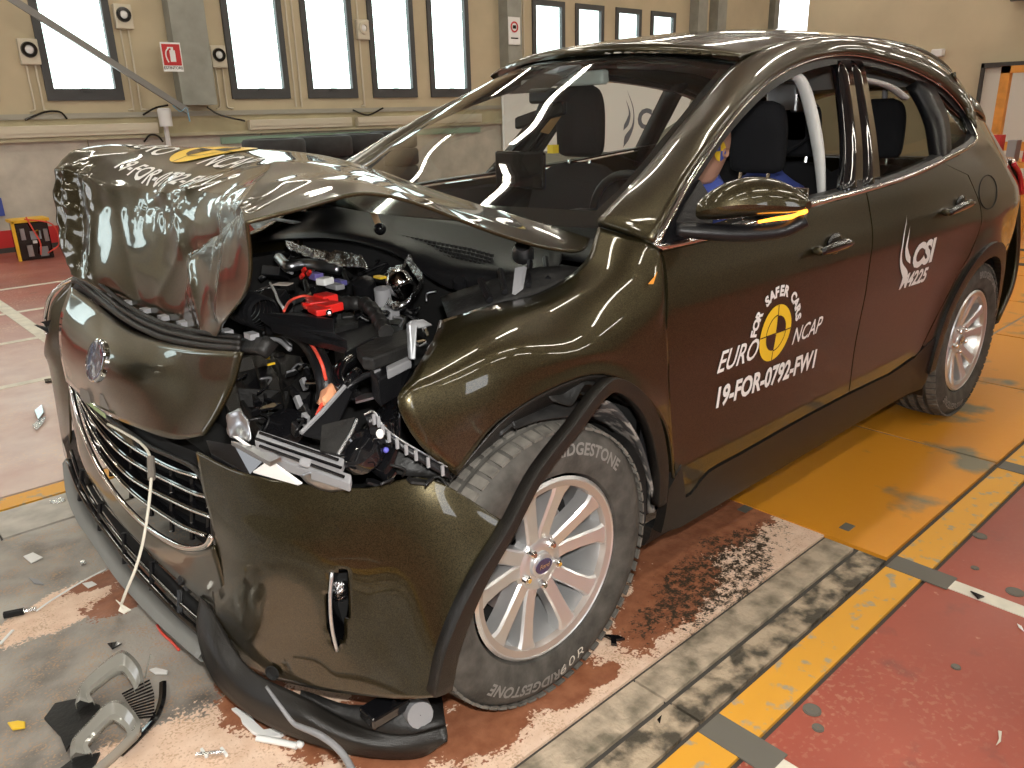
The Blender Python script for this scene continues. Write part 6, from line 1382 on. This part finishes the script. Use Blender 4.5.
MB().prism([Q(60, 768, .01), Q(75, 757, .01), Q(100, 752, .01), Q(90, 775, .01), Q(62, 785, .01)], (0, 0, -.006)).build('scrap_plate', M['dull'], bs)
MB().tube([Q(145, 678, .02), Q(148, 664, .03), Q(151, 654, .045)], .0022, 5).build('thin_stalk', M['clearp'], b2)
shard([(149, 669), (156, 667), (168, 670), (167, 673), (155, 673)], .006, 'white_plastic_clip', 'whitep', 'small white clip right of the upper bezel', 'car debris')
shard([(107, 643), (117, 641), (122, 643), (112, 649)], .004, 'black_foil_scrap', 'glossblack', 'small black scrap just above the bezels', 'car debris')
shard([(7, 722), (18, 720), (25, 721), (25, 727), (12, 729)], .006, 'yellow_scrap', 'yellow', 'small yellow scrap on the floor at the left edge', 'car debris')
shard([(23, 556), (33, 552), (43, 557), (31, 563)], .004, 'white_scrap', 'whitep', 'white scrap on grey floor left of the splitter', 'car debris')
shard([(79, 560), (84, 559), (86, 563), (81, 565)], .006, 'metal_scrap', 'foil', 'small crumpled metal piece above the powder patch', 'car debris')
shard([(50, 500), (62, 497), (66, 500), (58, 503), (50, 503)], .004, 'silver_foil_strip', 'foil', 'small foil flake beside the yellow lane stripe', 'car debris')
shard([(82, 583), (92, 581), (97, 584), (88, 588)], .003, 'clear_flake', 'whitep', 'pale flake at the top of the powder patch', 'car debris')
shard([(28, 577), (38, 579), (44, 584), (34, 583)][::-1], .004, 'grey_flake', 'grey', 'grey flake right of the white scrap', 'car debris')
t = thing('black_metal_bolt', tuple(Q(18, 612, .01)), 'dark metal pin lying at the powder edge, far left', 'car debris')
MB().tube([Q(4, 615, .012), Q(24, 611, .012)], .011, 8).build('shank', M['black'], t); MB().tube([Q(24, 611, .012), Q(36, 609, .012)], .008, 8).build('tip', M['foil'], t)
tag(MB().tube(spline([Q(36, 611, .006), Q(55, 598, .006), Q(85, 580, .006), Q(108, 568, .006)], 5), .004, 6, flat=.4).build('white_strip', M['white'], smooth=180), 'long thin white strip lying across the powder patch', 'car debris')
tag(MB().tube([Q(0, 644, .006), Q(13, 630, .006)], .005, 6, flat=.4).build('white_strip', M['white']), 'short white strip at the left picture edge', 'car debris')
shard([(34, 410), (42, 404), (44, 412), (38, 420)], .012, 'black_shard', 'glossblack', 'black shard standing on the pale floor beyond the bumper', 'car debris')
shard([(32, 425), (40, 418), (46, 416), (44, 422), (36, 430)], .006, 'silver_shard', 'foil', 'silver shard beside the black one beyond the bumper', 'car debris')
shard([(44, 379), (51, 378), (52, 381), (45, 382)], .006, 'black_chip', 'glossblack', 'tiny black chip above the two shards', 'car debris')
wp = thing('white_broken_moulding', tuple(Q(260, 730, .004)), 'curved white broken plastic moulding by the chin spoiler', 'car debris')
MB().prism([Q(a, b, .012) for a, b in ((231, 708), (236, 707), (250, 714), (256, 722), (264, 729), (275, 727), (287, 732), (280, 736), (264, 737), (252, 732), (242, 722), (240, 716))], (0, 0, -.008)).build('curved_piece', M['white'], wp, bevel=.002)
MB().tube([Q(257, 738, .014), Q(280, 742, .014), Q(297, 746, .014)], .008, 8).build('rod', M['white'], wp, smooth=60)
MB().ball(Q(300, 744, .014), (.010, .010, .009), 10, 8).build('rod_end', M['white'], wp)
t = thing('metal_clamp', tuple(Q(212, 753, .006)), 'small metal clamp with white ends at the bottom edge', 'car debris')
MB().tube([Q(196, 755, .010), Q(224, 752, .010)], .006, 6).build('bar', M['foil'], t); MB().box(Q(204, 753, .010), (.006, .03, .008)).build('jaw', M['white'], t); MB().box(Q(224, 752, .010), (.006, .03, .008)).build('jaw', M['white'], t)
t = thing('black_clip', tuple(Q(612, 637, .006)), 'small black broken clip on the powder right of the front wheel', 'car debris')
MB().prism([Q(a, b, .012) for a, b in ((603, 634), (618, 635), (625, 638), (616, 639), (617, 644), (611, 643), (611, 638))], (0, 0, -.008)).build('clip_body', M['glossblack'], t)
shard([(519, 700), (522, 697), (527, 699), (526, 703), (524, 700), (521, 702)], .008, 'white_clip', 'white', 'tiny white clip under the front tyre', 'car debris')
shard([(657, 719), (662, 714), (660, 723)], .004, 'black_chip', 'glossblack', 'black chip on the pale ribbed plate edge', 'car debris')
shard([(970, 590), (985, 596), (978, 598)], .006, 'black_chip', 'glossblack', 'black chip on the right white cross line', 'car debris')
shard([(998, 730), (1002, 731), (1001, 741), (996, 745), (999, 738)], .003, 'pale_flake', 'cream_wire', 'pale curled flake on red floor, lower right', 'car debris')
shard([(1017, 623), (1022, 626), (1024, 631), (1019, 627)], .003, 'pale_flake', 'white', 'white flake at the right picture edge', 'car debris')
tag(MB().tube(spline([Q(157, 625, .02), Q(163, 634, .012), Q(171, 641, .01), Q(179, 650, .01)], 4), .004, 6).build('red_lead', M['red_wire'], smooth=180), 'red wire under the splitter lip', 'cable')
# ------------------------------------------------------------------ tyre stacks and test case by the wall
M['oldtyre'] = mat('old_black_rubber', (.022, .022, .022), rough=.7, var=.3, vscale=12)
tp = thing('used_tyre', (0, 0, 0), 'used black tyre', 'tyre', 'tyres stacked by the window wall')
MB().lathe([(.20, -.09), (.215, -.112), (.27, -.118), (.315, -.11), (.335, -.085), (.335, .085), (.315, .11), (.27, .118), (.215, .112), (.20, .09), (.21, 0)], (0, 0, .118), (0, 0, 1), 36, closed=True).build('tyre_body', M['oldtyre'], tp, smooth=40)
MB().lathe([(.216, .1125), (.222, .118), (.228, .1135)], (0, 0, .118), (0, 0, 1), 36).build('bead', M['oldtyre'], tp, smooth=40)
first = True
for si, (x, yy, n_, nm) in enumerate(((-3.05, -6.30, 5, 'leftmost tyre stack'), (-3.81, -6.60, 5, 'second tyre stack from the left'), (-4.55, -7.00, 5, 'third tyre stack from the left'), (-5.55, -7.70, 5, 'rightmost tyre stack'))):
    for k in range(n_):
        c = tp if first else copy_tree(tp); first = False
        c.location = (x+rnd.uniform(-.02, .02), yy+rnd.uniform(-.03, .03), k*.2362); pos = ['bottom', 'second from the floor', 'third from the floor', 'fourth from the floor', 'fifth from the floor', 'sixth from the floor'][k]
        c['label'] = 'used black tyre, %s in the %s' % ('topmost' if k == n_-1 else pos, nm)
q = Q(58, 262, 0)
t = thing('upright_tyre', (-1.22, -7.75, 0), 'dark tyre standing upright behind the crushed bonnet corner', 'tyre')
MB().lathe([(.15, -.09), (.17, -.10), (.21, -.11), (.235, -.08), (.235, .08), (.21, .11), (.17, .10), (.15, .09)], (-1.30, -7.55, .235), (.2, 1, 0), 30, closed=True).build('tyre_body', M['tyre'], t, smooth=40)
t = thing('battery_test_case', (-.86, -7.85, 0), 'yellow-framed black case of meters and red leads by the wall', 'test case')
MB().box2((-1.02, -8.0, .0), (-.70, -7.75, .40)).build('case_body', M['glossblack'], t, bevel=.01)
for a, b in (((-1.04, -8.02, .40), (-.68, -7.73, .43)), ((-.70, -7.76, 0), (-.67, -7.73, .42)),): MB().box2(a, b).build('yellow_edge', M['yell'], t)
for (dx, z, w_, h, m) in ((-.88, .26, .10, .09, 'grey'), (-.76, .28, .04, .12, 'steel'), (-.98, .25, .04, .13, 'steel'), (-.80, .10, .05, .12, 'steel'), (-.93, .08, .08, .10, 'grey'), (-.86, .19, .04, .03, 'whitep'), (-.90, .28, .03, .06, 'yell')):
    MB().box((dx, -7.74, z), (w_, .02, h)).build('meter', M[m], t)
for pts in ([(-.82, -7.71, .46), (-.86, -7.70, .32), (-.90, -7.70, .18), (-.88, -7.70, .05)], [(-.80, -7.71, .44), (-1.05, -7.70, .36), (-1.08, -7.70, .15), (-.95, -7.70, .06)]):
    MB().tube(spline(pts, 5), .008, 6).build('red_lead', M['red_wire'], t, smooth=180)
p = P(0, 207, Y0+.04); tag(MB().box((p.x+.02, Y0+.045, p.z), (.10, .012, .20)).build('blue_wall_label', M['bluecloth']), 'small blue label on the pale wall at the left edge', 'label')
